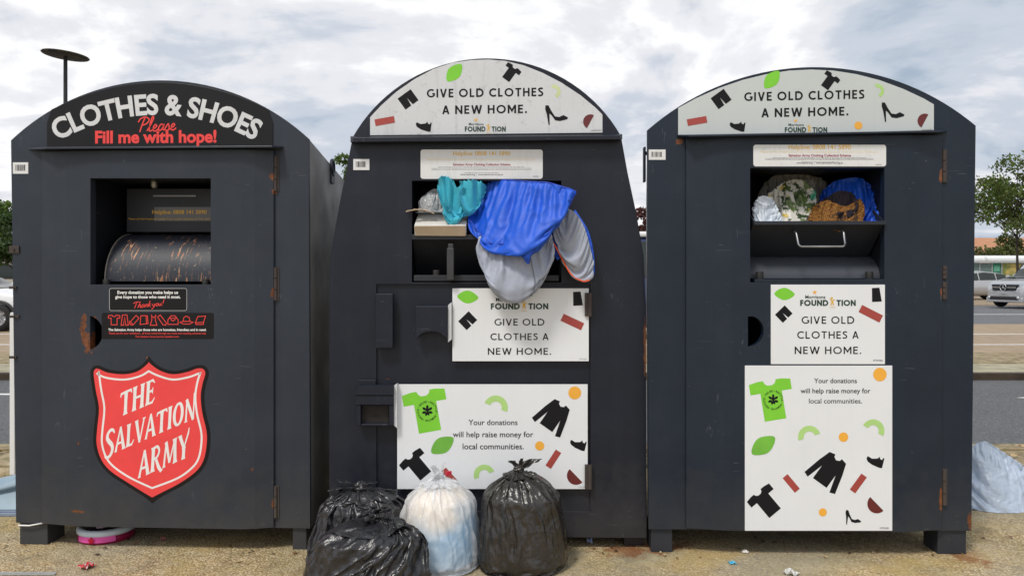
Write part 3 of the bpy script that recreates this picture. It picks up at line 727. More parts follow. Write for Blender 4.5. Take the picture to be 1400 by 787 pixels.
class Bank:
    def __init__(s, label, pl, zl, pr, zr):
        a = Vector(((pl - 700) * zl / F, CAMY + zl)); b = Vector(((pr - 700) * zr / F, CAMY + zr))
        s.O = Vector(((a.x + b.x) / 2, (a.y + b.y) / 2, 0)); d = (b - a).normalized()
        s.rz = math.atan2(d.y, d.x); s.eu = Vector((d.x, d.y, 0)); s.ed = Vector((-d.y, d.x, 0))
        s.root = tag(empty('clothing_bank', s.O, s.rz), label, 'clothing bank', 'clothing banks standing in a row')
    def L(s, px, py, d=0.0):
        C = Vector((0, CAMY, CAMH)); D = Vector(((px - 700) / F, 1, (HZ - py) / F))
        t = (d - (C - s.O).dot(s.ed)) / D.dot(s.ed); q = C + D * t - s.O
        return (q.dot(s.eu), d, q.z)
    def world(s, u, d, v): return s.O + s.eu * u + s.ed * d + Vector((0, 0, v))
    def slab(s, pts, d0, d1, mb=None, mat=0):
        f = [s.L(x, y, d0) for x, y in pts]; return (mb or MB()).prism(f, [(p[0], d1, p[2]) for p in f], mat=mat)
    def box(s, x0, y0, x1, y1, d0, d1, mb=None, mat=0): return s.slab([(x0, y0), (x1, y0), (x1, y1), (x0, y1)], d0, d1, mb, mat)
    def part(s, name, mb, mat, parent=None, bevel=.0025): return mk(name, mb, mat, parent or s.root, bevel=bevel)
    def ink(s, d): return Ink(lambda x, y, lift: s.L(x, y, d - lift))
    def body(s, outline, depth, taper, drop, shoulder, mat):
        f = [s.L(x, y, .02) for x, y in outline]; us = [p[0] for p in f]; hw = (max(us) - min(us)) / 2; mid = (max(us) + min(us)) / 2
        k = (hw - taper) / hw
        b = [(mid + (p[0] - mid) * k, depth, p[2] - (drop if p[2] > shoulder else 0)) for p in f]
        n = len(f); mb = MB(); mb.add(f + b, [(i, (i + 1) % n, n + (i + 1) % n, n + i) for i in range(n)])
        mb.add(b, [tuple(t) for t in geometry.tessellate_polygon([[Vector(p) for p in b]])])
        return s.part('body', mb, mat, bevel=0)
    def housing(s, x0, y0, x1, y1, d0, depth, mat):
        """lined recess behind the opening"""
        a = s.L(x0, y1, d0); b = s.L(x1, y0, d0); t = .004; mb = MB()
        u0, u1, v0, v1 = a[0], b[0], a[2], b[2]
        mb.box(u0 - .03, u0 - t, d0 + .0225, depth, v0 - .03, v1 + .03); mb.box(u1 + t, u1 + .03, d0 + .0225, depth, v0 - .03, v1 + .03)
        mb.box(u0 - t, u1 + t, d0 + .0225, depth, v0 - .03, v0 - t); mb.box(u0 - t, u1 + t, d0 + .0225, depth, v1 + t, v1 + .03)
        mb.box(u0 - .03, u1 + .03, depth + .001, depth + .02, v0 - .03, v1 + .03)
        return s.part('chute_housing', mb, mat, bevel=0)
    def barcode(s, x0, y0, x1, y1, d, seed):
        p = s.part('barcode_sticker', s.box(x0, y0, x1, y1, d - .0012, d), LABELW, bevel=0)
        k = s.ink(d - .0012); g = random.Random(seed); x = x0 + (x1 - x0) * .16
        while x < x1 - (x1 - x0) * .2:
            wd = g.choice((.35, .5, .9)); k.poly([(x, y0 + 3.2), (x + wd, y0 + 3.2), (x + wd, y1 - 4), (x, y1 - 4)], INK); x += wd + g.choice((.4, .6, .9))
        k.build('print', p)
    def hinge(s, x, y0, y1, d, wd=5):
        mb = MB(); a = s.L(x, y1, d); b = s.L(x, y0, d); n = 3; h = (b[2] - a[2]) / n
        for k in range(n): mb.tube([(a[0], d - .006, a[2] + h * k + .002), (a[0], d - .006, a[2] + h * (k + 1) - .002)], .0075, 10)
        mb.box(a[0] - .012, a[0] + .014, d - .004, d + .002, a[2], b[2])
        return s.part('hinge', mb, RUSTY, bevel=0)
    def legs(s, feet, depth, mat, inset=.25):
        for (x0, y0, x1, y1), dd in feet:
            f = s.L(x0, y1, dd); t = s.L(x1, y0, dd)
            s.part('leg', MB().box(f[0], t[0], dd, dd + .13, 0.0, t[2]), mat)
        for sx in (-inset, inset): s.part('leg', MB().box(sx - .06, sx + .06, depth - .2, depth - .07, 0.0, s.L(700, 715, 0)[2]), mat)

def arch(x0, y0, x1, y1, top, base_y0, base_y1, bx0=None, bx1=None, n=36):
    """arched outline in photo pixels: shoulders (x0,y0) (x1,y1), crown at row top, base rows below"""
    mx = (x0 + x1) / 2; ym = (y0 + y1) / 2; h = (x1 - x0) / 2; sg = ym - top; rad = (h * h + sg * sg) / (2 * sg)
    a = math.asin(h / rad); P = [(mx + rad * sin(-a + 2 * a * k / n), top + rad - rad * cos(-a + 2 * a * k / n) + (y1 - y0) * (k / n - .5)) for k in range(n + 1)]
    return P + [(bx1 if bx1 is not None else x1, base_y1), (bx0 if bx0 is not None else x0, base_y0)]
def facet_door(bk, pts, ytop, ybot, mat, ymid=460, back=-.002):
    """folded door leaf: pts = (photo x, how far it stands out); rows at the front face"""
    dm = min(d for x, d in pts); v1 = bk.L((pts[0][0] + pts[-1][0]) / 2, ytop, dm)[2]; v0 = bk.L((pts[0][0] + pts[-1][0]) / 2, ybot, dm)[2]
    us = [(bk.L(x, ymid, d)[0], d) for x, d in pts]; us = [(us[0][0], back)] + us + [(us[-1][0], back)]
    lo = [(u, d, v0) for u, d in us]; hi = [(u, d, v1) for u, d in us]
    return bk.part('door', MB().prism(lo, hi), mat, bevel=0)
def rrect(x0, y0, x1, y1, r, n=5):
    return [p for cx, cy, a in ((x1 - r, y0 + r, -90), (x1 - r, y1 - r, 0), (x0 + r, y1 - r, 90), (x0 + r, y0 + r, 180)) for p in arc(cx, cy, r, r, a, a + 90, n)]
def strokes_word(word):
    D = {'P': ([[(.18, .0), (.26, .5), (.38, 1.0)], [(.0, .72), (.14, .98), (.44, 1.06), (.66, .86), (.52, .58), (.24, .48)]], .62),
         'T': ([[(.0, .82), (.3, .98), (.75, 1.0)], [(.42, .98), (.36, .5), (.26, .0)]], .66),
         'l': ([[(.0, .05), (.16, .45), (.3, .95), (.22, 1.06), (.14, .6), (.14, .08), (.3, .06)]], .28),
         'h': ([[(.0, .0), (.12, .6), (.2, 1.0)], [(.06, .2), (.2, .45), (.32, .42), (.3, .05), (.42, .06)]], .42),
         'e': ([[(.0, .06), (.14, .2), (.28, .36), (.2, .48), (.1, .34), (.12, .06), (.26, .02), (.4, .16)]], .38),
         'a': ([[(.32, .42), (.16, .48), (.04, .24), (.1, .02), (.26, .16), (.34, .44), (.32, .1), (.44, .06)]], .42),
         's': ([[(.0, .1), (.16, .48), (.22, .36), (.28, .12), (.14, .0), (.04, .06)]], .30),
         'n': ([[(.0, .44), (.06, .2), (.04, .0)], [(.05, .22), (.2, .46), (.3, .4), (.28, .06), (.4, .06)]], .40),
         'k': ([[(.0, .0), (.1, .6), (.16, 1.0)], [(.34, .48), (.08, .24), (.36, .0)]], .38),
         'y': ([[(.0, .44), (.04, .12), (.18, .08), (.3, .44)], [(.3, .44), (.22, .0), (.06, -.38), (-.08, -.34)]], .38),
         'o': ([[(.18, .46), (.04, .3), (.08, .04), (.24, .04), (.3, .28), (.2, .46)]], .36),
         'u': ([[(.0, .44), (.04, .08), (.18, .06), (.3, .42), (.28, .08), (.4, .06)]], .42),
         '!': ([[(.16, 1.0), (.08, .3)], [(.04, .06), (.03, .0)]], .24)}
    x = 0; o = []
    for ch in word:
        if ch == ' ': x += .18; continue
        g, adv = D[ch]; o += [[(a + x, b) for a, b in P] for P in g]; x += adv
    return o, x
def put_script(k, word, x0, x1, yb, cap, wd, m, rot=0.0):
    st, wmax = strokes_word(word); sx = (x1 - x0) / wmax
    for P in st:
        Q = [(x0 + (a + .12 * b) * sx, yb - b * cap - a * sx * rot) for a, b in P]
        k.line(catmull(Q, 6) if len(Q) > 2 else Q, wd, m)
def foundation(k, x0, x1, yb, cap, xm, ym):
    """two-tone charity logo: word with a little gold figure in place of one letter"""
    w = x1 - x0
    k.caps('FOUND', x0, x0 + w * .505, yb, cap, PGREEN, .23, .10); k.caps('TION', x0 + w * .655, x1, yb, cap, PGREEN, .23, .10)
    k.shape(FIGURE, x0 + w * .578, yb - cap * .62, cap * 1.15, 0, GOLD); k.shape(DISC, x0 + w * .57, yb - cap * 1.30, cap * .36, 0, GOLD)
    k.poly([(x0 + w * .53, yb + 1.6), (x0 + w * .63, yb + 1.6), (x0 + w * .63, yb + 2.2), (x0 + w * .53, yb + 2.2)], GOLD)
    k.text('Morrisons', xm, xm + w * .36, ym, PGREEN, .012); k.shape(STAR, xm + w * .17, ym - cap * 1.05, cap * .8, 0, AMBER)
def helpline(bk, x0, y0, x1, y1, d):
    p = bk.part('helpline_label', bk.slab(rrect(x0, y0, x1, y1, 3.5), d - .0015, d), LABELW, bevel=0)
    k = bk.ink(d - .0015); w = x1 - x0; h = y1 - y0; X = lambda t: x0 + w * t; Y = lambda t: y0 + h * t
    k.text('Helpline: 0808 141 5890', X(.265), X(.735), Y(.20), GOLD, .012)
    k.text('Please call this freephone number if you require assistance or if this bank is full. Thank you.', X(.055), X(.94), Y(.37), GOLDP)
    k.text('Salvation Army Clothing Collection Scheme', X(.265), X(.735), Y(.545), CRIMSON, .02)
    for t, a, b in ((.595, .145, .85), (.64, .09, .905), (.685, .09, .905), (.79, .36, .64)):
        g = random.Random(int(t * 1000)); x = X(a)
        while x < X(b):
            wd = g.uniform(1.5, 5); k.poly([(x, Y(t) - .32), (min(x + wd, X(b)), Y(t) - .32), (min(x + wd, X(b)), Y(t) + .28), (x, Y(t) + .28)], GREYT); x += wd + .8
    k.text('www.satcol.org  |  www.salvationarmy.org.uk', X(.325), X(.675), Y(.875), INK)
    k.poly([(X(.92), Y(.90)), (X(.965), Y(.90)), (X(.965), Y(.925)), (X(.92), Y(.925))], GREYT)
    k.build('lettering', p)
def head_sign(bk, outline, d, mat, x0, xm, x1, y, k1=1.0, extra=()):
    p = bk.part('header_sign', bk.slab(outline, d - .004, d), mat, bevel=.001); return p, bk.ink(d - .004)
def tee_badge(k, cx, cy, size, rot):
    k.shape(TEE, cx, cy, size, rot, GREEN)
    x, y = cx + size * .02, cy - size * .0; r = size * .20
    k.bend('REDUCE \u2022 REUSE \u2022 RECYCLE \u2022 REMOVE \u2022 ', x, y, r, -150, 205, size * .052, INK, .02)
    for a, q in ((0, .50), (52, .48), (-52, .48), (110, .42), (-110, .42), (26, .13), (-30, .16), (160, .30), (200, .34)):
        k.shape(LEAF, x + r * q * sin(R(a)), y - r * q * cos(R(a)), size * .085, 62 - a, INK)

# ---- bank under the red shield
A = Bank('slate grey arched clothing bank with a red shield emblem and an empty chute', 15, 3.655, 422, 3.58)
def spots(bk, rows): return [(tuple(bk.L(x, y, -.02)), (rx / 300, .08, ry / 300)) for x, y, rx, ry in rows]
PL = paint('slate_paint', (.024, .031, .045), rust=spots(A, ((126, 470, 7, 15), (118, 450, 5, 22), (136, 440, 4, 9), (372, 240, 5, 6), (374, 262, 3, 4), (373, 400, 4, 6), (347, 640, 2, 3), (110, 697, 10, 2), (373, 690, 2, 7), (205, 488, 2, 3), (111, 605, 2, 4))))
PALE = paint('pale_side_paint', (.17, .165, .16), rough=.45, dust=.3)  # body colour, paler than the frame and door
outl = arch(15, 192, 422, 190, 110, 714, 722, 22, 424)
A.body(outl, 1.15, .075, .13, 1.6, PALE)
fr = A.part('front_frame', A.slab(outl, 0.0, .02), PL, bevel=0)
DF = -.045
dr = facet_door(A, [(57, -.012), (90, -.034), (124, DF), (330, DF), (348, -.036), (374, -.012)], 205, 721, PL)
hole = A.box(120, 243, 285.5, 389, DF - .02, .05)
cut(dr, hole); cut(fr, A.box(112, 236, 294, 396, -.03, .06))
hh = [(119.5, 432), (124, 433)] + arc(117, 455, 20, 23, -70, 70, 10) + [(124, 477), (119.5, 478)]
cut(dr, A.slab(hh, DF - .02, .004)); cut(fr, A.slab(hh, -.03, .06))
soften(dr, .003, 50); soften(fr, .002)
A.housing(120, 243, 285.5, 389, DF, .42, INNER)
# hood over the door
a, b, c, d_ = A.L(38, 205, 0), A.L(388, 203, 0), A.L(372, 202, -.08), A.L(62, 204, -.08)
up = .010
hd = MB().hexa([a, b, c, d_], [(q[0], q[1], q[2] + up) for q in (a, b, c, d_)]); A.part('hood', hd, PL)
# drum in the chute, with scratches worn through to rust
k = NT('scratched_drum_paint')
base = k.ramp(k.noise(5, 5), [(.3, (.015, .019, .030)), (.7, (.022, .028, .042))])
scr = k.noise(1, 3, .6, k.vec((70, 9, 9)), .8)
m1 = k.math('MULTIPLY', k.ramp(scr, [(.57, 0.0), (.63, 1.0)]), k.ramp(k.noise(9, 4), [(.42, 0.0), (.56, 1.0)]))
c = k.mix(m1, base, k.ramp(k.noise(45, 3), [(.4, (.36, .10, .03)), (.6, (.50, .30, .16))]))
c = k.mix(k.ramp(k.noise(75, 3, .65), [(.655, 0.0), (.70, .8)]), c, (.36, .26, .18))
k.set('Base Color', c); k.set('Roughness', .52); DRUM = k.m
lo = A.L(135, 388, .0); hi = A.L(287, 388, .0); rr = .225; V = []; n = 24
u0, u1 = lo[0] + .02, hi[0] + .005
for u in (u0, u1):
    V += [(u, .022 + rr - rr * cos(pi / 2 * i / n), lo[2] + .012 + rr * sin(pi / 2 * i / n)) for i in range(n + 1)]
mb = MB(); mb.add(V, [(i, i + 1, n + 2 + i, n + 1 + i) for i in range(n)], 0, True)
mb.add(V[:n + 1] + [(u0, .022 + rr, lo[2] + .012)], [tuple(range(n + 2))]); A.part('drum', mb, DRUM, bevel=0)
A.part('drum_rim', MB().tube([(q[0] - .002, q[1] - .002, q[2] + .002) for q in V[:n + 1]], .0035, 8), simple('worn_edge', (.20, .18, .16), .5), bevel=0)
for x in (144, 280): 
    q = A.L(x, 386, -.01); A.part('rubber_stop', MB().lathe([(.0, .026), (.013, .026), (.016, .022), (.016, 0)], (q[0], .0, lo[2] - .004), 14), RUBBER, bevel=0)
fl = A.part('flap', A.box(173, 258, 300, 317, .20, .212), paint('flap_paint', (.03, .034, .044), rough=.5), bevel=.002)
sk = A.part('helpline_strip', A.box(211, 283, 296, 302, .1985, .1998), SMOKE, bevel=0)
k = A.ink(.1985); k.text('Helpline: 0808 141 5890', 208, 282.5, 292.3, GOLD, .015); k.text('Please call this freephone number if you require assistance or if this bank is full.', 176, 297, 300.4, GOLD); k.build('lettering', sk)
A.part('slot_bar', A.box(209, 266.5, 268, 269, .195, .199), simple('worn_steel', (.22, .22, .23), .4, .6), bevel=.001)
q = A.L(211, 254, .12); A.part('bolt', MB().lathe([(0, -.012), (.012, -.012), (.016, 0), (.016, .02)], q, 12), simple('zinc_bolt', (.35, .34, .31), .4, .8), bevel=0)
# header sign
so_ = [(64, 201)] + [(64, 168)] + [(64 + (373 - 64) * t, 172 - 60 * (1 - ((64 + 309 * t - 219) / 190) ** 2) + 1) for t in np.linspace(.02, .98, 24)] + [(373, 168), (373, 200)]
hs, k = head_sign(A, so_, 0.0, BLACK, 0, 0, 0, 0)
k.bend('CLOTHES & SHOES', 214, 427, 271, -29.8, 29.6, 28, SILVER, .032, .98)
put_script(k, 'Please', 187, 240, 181, 19, 1.7, REDL, .06)
k.text('Fill me with hope!', 130, 296, 195.6, REDL, .034, tilt=-.008, cap=17); k.build('lettering', hs)
# stickers on the door
p = A.part('thank_you_sticker', A.slab(rrect(149, 393.5, 256, 425, 2.5), DF - .0012, DF), BLACK, bevel=0); k = A.ink(DF - .0012)
k.line(rrect(149.6, 394.1, 255.4, 424.4, 2.5), .8, GREYT, True)
k.text('Every donation you make helps us', 160.5, 243.5, 401.5, WHITE, .03); k.text('give hope to those who need it most.', 157.5, 246.8, 407.6, WHITE, .03)
put_script(k, 'Thank you!', 181, 224, 421.4, 8.2, .95, REDL, .10); k.build('lettering', p)
p = A.part('items_sticker', A.slab(rrect(139, 427.5, 292, 463, 2), DF - .0012, DF), BLACK, bevel=0); k = A.ink(DF - .0012)
k.text('The Salvation Army helps those who are homeless, friendless and in need.', 148, 282, 452, WHITE, .03)
k.text('Thank you for your donations... all funds raised through our reuse and recycling schemes help', 148.5, 281.5, 456.5, REDL, .01)
k.text('The Salvation Army fund its valuable work.', 185, 245, 461, REDL, .01)
def icon(pts, cx, w_, h_, closed=True): k.line([(cx + x * w_, 437.3 - y * h_) for x, y in pts], .95, REDL, closed)
icon(TEE, 156, 15, 13); icon([(-.3, .5), (.3, .5), (.5, -.5), (.15, -.5), (0, .3), (-.15, -.5), (-.5, -.5)], 170.5, 10, 14)
icon([(-.5, -.3), (.2, .5), (.5, .2), (-.1, -.5), (-.4, -.5)], 183.5, 13, 13); icon([(-.5, -.1), (-.1, -.5)], 183.5, 13, 13, False); icon([(-.4, .5), (.4, .5), (.5, -.4), (-.5, -.5)], 197, 11, 12); icon([(.25, .5), (.3, -.4)], 197, 11, 12, False)
icon([(-.35, .5), (-.1, .25), (.1, .25), (.35, .5), (.25, .05), (.5, -.5), (-.5, -.5), (-.25, .05)], 210, 9, 14); icon([(-.5, .3), (-.2, .5), (.5, -.3), (.4, -.5), (.1, -.45)], 221.5, 12, 14)
icon([(-.5, -.45), (.5, -.45), (.5, 0), (.38, .2), (-.38, .2), (-.5, 0)], 236.5, 14, 13); icon([(-.38, .2), (-.2, .45), (.2, .45), (.38, .2)], 236.5, 14, 13, False); icon([(-.25, .1), (0, -.12), (.25, .1)], 236.5, 14, 13, False)
icon([(-.5, -.25), (-.25, -.45), (.25, -.45), (.5, -.25), (.25, -.15), (-.25, -.15)], 255, 18, 12); icon([(-.26, -.12), (-.2, .3), (0, .45), (.2, .3), (.26, -.12)], 255, 18, 12, False)
icon([(-.5, -.3), (-.25, .4), (.5, .45), (.3, -.25)], 274, 14, 12); icon([(-.5, -.3), (-.42, -.5), (.3, -.48), (.3, -.25)], 274, 14, 12, False); k.build('print', p)
# the shield
zs = lambda P: [(120 + x / 3.841, 485 + y / 3.839) for x, y in P]
sh = [(320, 6), (300, 36), (255, 70), (190, 84), (110, 76), (60, 56), (28, 62), (14, 98), (26, 190), (42, 280), (32, 390), (30, 470), (56, 555), (108, 620), (200, 682), (290, 738), (338, 776), (395, 736), (495, 684), (580, 622), (624, 556), (641, 470), (640, 395), (618, 300), (610, 215), (620, 150), (634, 98), (616, 60), (572, 54), (520, 72), (450, 84), (390, 68), (345, 38)]
def inset(P, q):
    n = len(P); o = []
    for i in range(n):
        a, b, c = np.array(P[i - 1]), np.array(P[i]), np.array(P[(i + 1) % n]); t = (c - a) / np.linalg.norm(c - a)
        o.append(tuple(b + np.array((t[1], -t[0])) * q))
    return o
def shield_curve(q):
    P = inset(sh, q) if q else list(sh); top, bot = (P[0], P[16])
    if q:
        top = (sh[0][0], sh[0][1] + abs(q) * 1.75); bot = (sh[16][0], sh[16][1] - abs(q) * 1.75)
    far = abs(q) > 30
    L_ = [top] + (P[2:15] if far else P[1:16]) + [bot]; R_ = [bot] + (P[18:-1] if far else P[17:]) + [top]
    a = catmull(L_, 4); b = catmull(R_, 4); return zs([tuple(p) for p in a] + [tuple(p) for p in b[1:-1]])
test = shield_curve(18); sgn = 1 if min(p[0] for p in test) > min(p[0] for p in shield_curve(0)) else -1
p = A.part('shield_emblem', A.slab(shield_curve(0), DF - .0015, DF), BLACK, bevel=0); k = A.ink(DF - .0015)
k.poly(shield_curve(sgn * 17), RED, 'red_shield'); k.line(shield_curve(sgn * 45), 2.6, WHITE, True)
k.serif('THE', 163.5, 569.5, 211, 549.5, 33, WHITE); k.serif('SALVATION', 142.5, 624, 267, 571, 31, WHITE); k.serif('ARMY', 189, 653, 257, 624.5, 34, WHITE)
k.build('lettering', p)
A.barcode(17.5, 222, 38.5, 237.5, 0.0, 4)
for y0, y1 in ((213, 262), (365, 411), (663, 707)): A.hinge(377.5, y0, y1, 0.0)
A.legs([((27, 700, 65, 740), .012), ((400, 700, 419, 748), .012)], 1.1, PL, .5)
p = MB().tube([A.L(25, 717.5, -.003), A.L(40, 718, -.003), A.L(64, 713.5, -.003), A.L(66, 713, .05)], .0035, 8); A.part('cable_tie', p, WHITE, bevel=0)
for y in (341, 393, 432.5, 488):
    a = A.L(17, y, 0); A.part('hasp', MB().box(a[0] - .012, a[0] + (.035 if y in (341, 432.5) else .022), -.007, .0, a[2] - (.017 if y == 341 else .006), a[2] + (.017 if y == 341 else .006)).tube([(a[0] + .012, -.004, a[2]), (a[0] + .012, -.014, a[2])], .005, 8), RUSTY, bevel=.001)
a = A.L(421, 192, 0)
mb = MB(); t = [(a[0] - .03, .50 + .022 * cos(x), 1.80 + .038 * sin(x)) for x in np.linspace(0, 2 * pi, 20)]; mb.tube(t, .010, 8)
mb.box(a[0] - .06, a[0] - .025, .47, .53, 1.72, 1.775); A.part('lifting_lug', mb, PL, bevel=0)

# ---- bank with the overfull chute, in the middle
M = Bank('navy black half-round topped clothing bank, its chute overflowing with bedding', 450, 3.6, 882, 3.6)
PM = paint('navy_black_paint', (.0085, .0115, .022), rust=spots(M, ((805, 432, 3, 6), (883, 470, 2, 40), (530, 519, 5, 1))), dust=.4, chalk=.4)
outm = arch(482, 188, 849, 186, 80, 731, 735, 450, 884)
outm = outm[:-2] + [(858, 236), (870, 292), (880, 350), (883, 420), (884, 735), (450, 731), (450, 372), (455, 330), (464, 280), (474, 230)]
M.body(outm, 1.1, .10, .12, 1.8, PM)
fm = M.part('front_frame', M.slab(outm, 0.0, .02), PM, bevel=0)
cut(fm, M.box(562, 246, 768, 386, -.03, .06)); cut(fm, M.box(513, 388.5, 808, 702, -.03, .012))
soften(fm, .002)
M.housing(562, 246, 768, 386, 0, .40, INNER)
dm = M.part('door', M.box(515.2, 391, 806, 700, -.007, .009), PM, bevel=0)
cut(dm, M.slab([(570, 464)] + arc(590, 466, 18.5, 17, 185, 355, 10) + [(610, 464)], -.02, .004)); soften(dm, .002)
M.part('header_ledge', MB().prism([M.L(x, y, 0.0) for x, y in ((479, 186), (851, 183), (851, 191), (479, 195))], [M.L(x, y, -.05) for x, y in ((483, 188), (847, 185), (847, 191), (483, 194.5))]), PM)
zz_ = lambda P: [(490 + x / 3.889, 70 + y / 3.892) for x, y in P]
hs = zz_([(62, 448), (62, 352), (120, 290), (200, 218), (300, 148), (400, 95), (500, 62), (600, 48), (690, 45), (780, 52), (880, 76), (980, 116), (1080, 168), (1180, 234), (1260, 300), (1298, 338), (1298, 434)])
hsm, k = head_sign(M, hs, 0.0, PLATED, 0, 0, 0, 0)
def header_print(k, P, S1, faded=GREENP):
    k.caps('GIVE OLD CLOTHES', *P[0], INK, .19, .21, tilt=P[1]); k.caps('A NEW HOME.', *P[2], INK, .19, .20, tilt=P[1])
    for (sh, sz, rot, m), (x, y) in zip(((LEAF, 25, 18, GREEN), (TEE, 22, -36, INK), (SHORTS, 22, 36, INK), (RECT, 27, 10, BRICK), (SHOE, 21, -8, INK), (HEEL, 30, -3, INK), (HALF, 20, 62, MAROON), (RINGARC, 19, -68, faded)), S1):
        k.shape(sh, x, y, sz, rot, m)
header_print(k, ((583.5, 742.5, 133.6, 11.6), -.013, (604.5, 720.5, 156.2, 11.6)), [(490 + x / 3.889, 70 + y / 3.892) for x, y in ((510, 115), (808, 117), (264, 257), (140, 372), (345, 405), (1050, 345), (1220, 368), (1052, 210))], simple('print_faded_lime', (.60, .68, .36), .5))
foundation(k, 635.5, 691.5, 180, 7.0, 641, 171.4); k.poly([(808, 178), (821, 177.4), (821, 178.6), (808, 179.2)], GREYT); k.build('lettering', hsm)
helpline(M, 575, 204.5, 742, 244.5, 0.0)
M.barcode(483, 217.5, 505, 232.5, 0.0, 9)
# chute tray
a0 = M.L(563, 324, -.012); a1 = M.L(767, 324, -.012); b0 = M.L(563, 378, .17); lipz = a0[2]; lw = b0[2]
mb = MB(); mb.box(a0[0], a1[0], -.014, .012, lipz - .012, lipz + .012)
mb.hexa([(a0[0], .012, lipz - .01), (a1[0], .012, lipz - .01), (a1[0], .024, lipz - .01), (a0[0], .024, lipz - .01)], [(a0[0], .17, lw), (a1[0], .17, lw), (a1[0], .182, lw), (a0[0], .182, lw)])
mb.hexa([(a0[0], .17, lw + .012), (a1[0], .17, lw + .012), (a1[0], .17, lw), (a0[0], .17, lw)], [(a0[0], .38, lw + .06), (a1[0], .38, lw + .06), (a1[0], .38, lw + .05), (a0[0], .38, lw + .05)])
tm = M.part('chute_tray', mb, paint('tray_paint', (.017, .019, .025), dust=.4), bevel=.002)
h0 = M.L(616, 333, -.03); h1 = M.L(616, 383, -.03)
mb = MB(); mb.box(h0[0] - .016, h0[0] + .016, -.046, -.018, h1[2], h0[2] - .02); mb.box(h0[0] - .012, h0[0] + .012, -.03, .0, h0[2] - .03, h0[2]); M.part('handle', mb, simple('worn_black_steel', (.035, .036, .04), .35, var=.3), tm, bevel=.004)
e0 = M.L(566, 384, .01); e1 = M.L(764, 376, .01); M.part('chute_sill', MB().box(e0[0], e1[0], .004, .06, e0[2], e1[2]), paint('sill_paint', (.026, .029, .037)), bevel=.002)
q = M.L(596, 381, .0); M.part('rubber_stop', MB().lathe([(0, .028), (.013, .028), (.016, .024), (.016, 0)], (q[0], .022, e1[2] - .004), 14), RUBBER, bevel=0)
# pockets, latch and hinges on the lower door
M.part('lock_cover', M.box(513.5, 401, 537, 476, -.036, -.007), PM, dm, bevel=.004)
pk = MB(); top = [M.L(x, y, -.045) for x, y in ((568, 417), (612, 417))]
hood = [(568, 418), (612, 418), (612, 462)] + [(590 + 20 * cos(R(t)), 466 - 13 * sin(R(t))) for t in (15, 45, 75, 105, 135, 165)] + [(568, 462)]
M.part('handle_pocket', M.slab(hood, -.042, -.007), PM, dm, bevel=.004)
M.part('edge_strip', M.slab([(612.5, 417), (617.3, 413), (617.3, 464), (612.5, 468)], -.03, -.008), PLATED, dm, bevel=.001)
lt = MB(); M.slab([(490, 519), (514, 519), (514, 528), (490, 528)], -.015, 0, lt); M.slab([(486, 540), (490, 527), (538, 527), (538, 540)], -.06, -.0075, lt); M.slab([(486, 540.3), (538, 540.3), (538, 553), (486, 553)], -.055, -.0075, lt)
M.slab([(488, 553.2), (493, 553.2), (493, 582), (488, 582)], -.05, -.0075, lt); M.slab([(532, 553.2), (538, 553.2), (538, 582), (532, 582)], -.05, -.0075, lt); M.slab([(493.2, 579), (531.8, 579), (531.8, 582), (493.2, 582)], -.045, -.0075, lt)
lb = M.part('latch_box', lt, PM, bevel=.003); M.part('recess_back', M.box(493.5, 553.5, 531.5, 578.8, -.016, -.0095), simple('dark_recess', (.016, .013, .012), .7, var=.4, nscale=30), lb, bevel=0)
M.part('edge_strip', M.slab([(538.5, 527), (543, 524), (543, 585), (538.5, 581)], -.04, -.0085), PLATED, dm, bevel=.001)
for y0, y1 in ((400, 432), (634, 667)):
    a = M.L(806, y1, -.012); b = M.L(806, y0, -.012); mb = MB().tube([(a[0], -.022, a[2]), (a[0], -.022, b[2])], .011, 12).box(a[0] - .022, a[0] + .006, -.024, -.0115, a[2], b[2]); M.part('hinge', mb, RUSTY, bevel=.002)
# signs on the lower door
p = M.part('slogan_sign', M.box(618.5, 394, 805, 493.5, -.0115, -.007), PLATE, None, bevel=.001); k = M.ink(-.0115)
zq = lambda x, y: (610 + x / 6.667, 385 + y / 6.667)
k.shape(LEAF, *zq(197, 139), 24, -36, GREEN); k.shape(SHORTS, *zq(196, 354), 20, 44, INK); k.shape(TRAP, *zq(1198, 154), 19, 3, INK); k.shape(RECT, *zq(1150, 366), 31, -25, BRICK)
foundation(k, *(671.0, 749.6), 422.7, 8.3, 678, 411.6)
k.caps('GIVE OLD', 676, 744.3, 444.7, 9.2, INK, .15, .21); k.caps('CLOTHES A', 670.5, 750, 464.6, 9.2, INK, .15, .21); k.caps('NEW HOME.', 667, 753.5, 484.6, 9.2, INK, .15, .21)
k.text('MTR/001', 792, 802.5, 491.6, GREYT); k.build('lettering', p)
p = M.part('donations_sign', M.box(543, 525, 803.5, 668, -.0115, -.007), PLATE, None, bevel=.001); k = M.ink(-.0115)
zq = lambda x, y: (540 + x / 4.919, 520 + y / 4.919)
tee_badge(k, *zq(212, 205), 57, 10)
k.shape(LEAF, *zq(319, 434), 30, 2, simple('print_mid_green', (.15, .42, .05), .45)); k.shape(RINGARC, *zq(690, 150), 33, -22, GREENP); k.shape(RINGARC, *zq(590, 608), 29, 22, GREENP)
k.shape(DISC, *zq(1209, 82), 17.5, 0, AMBER); k.shape(DISC, *zq(973, 438), 12.6, 0, AMBER); k.shape(SWEATER, *zq(1070, 237), 42, -35, INK); k.shape(SHOE, *zq(1228, 437), 22, -14, INK)
k.shape(TEE, *zq(150, 572), 36, 40, INK); k.shape(RECT, *zq(367, 640), 24, -48, BRICK); k.shape(RECT, *zq(1065, 527), 26, 57, BRICK); k.shape(HALF, *zq(1200, 655), 25, 134, MAROON)
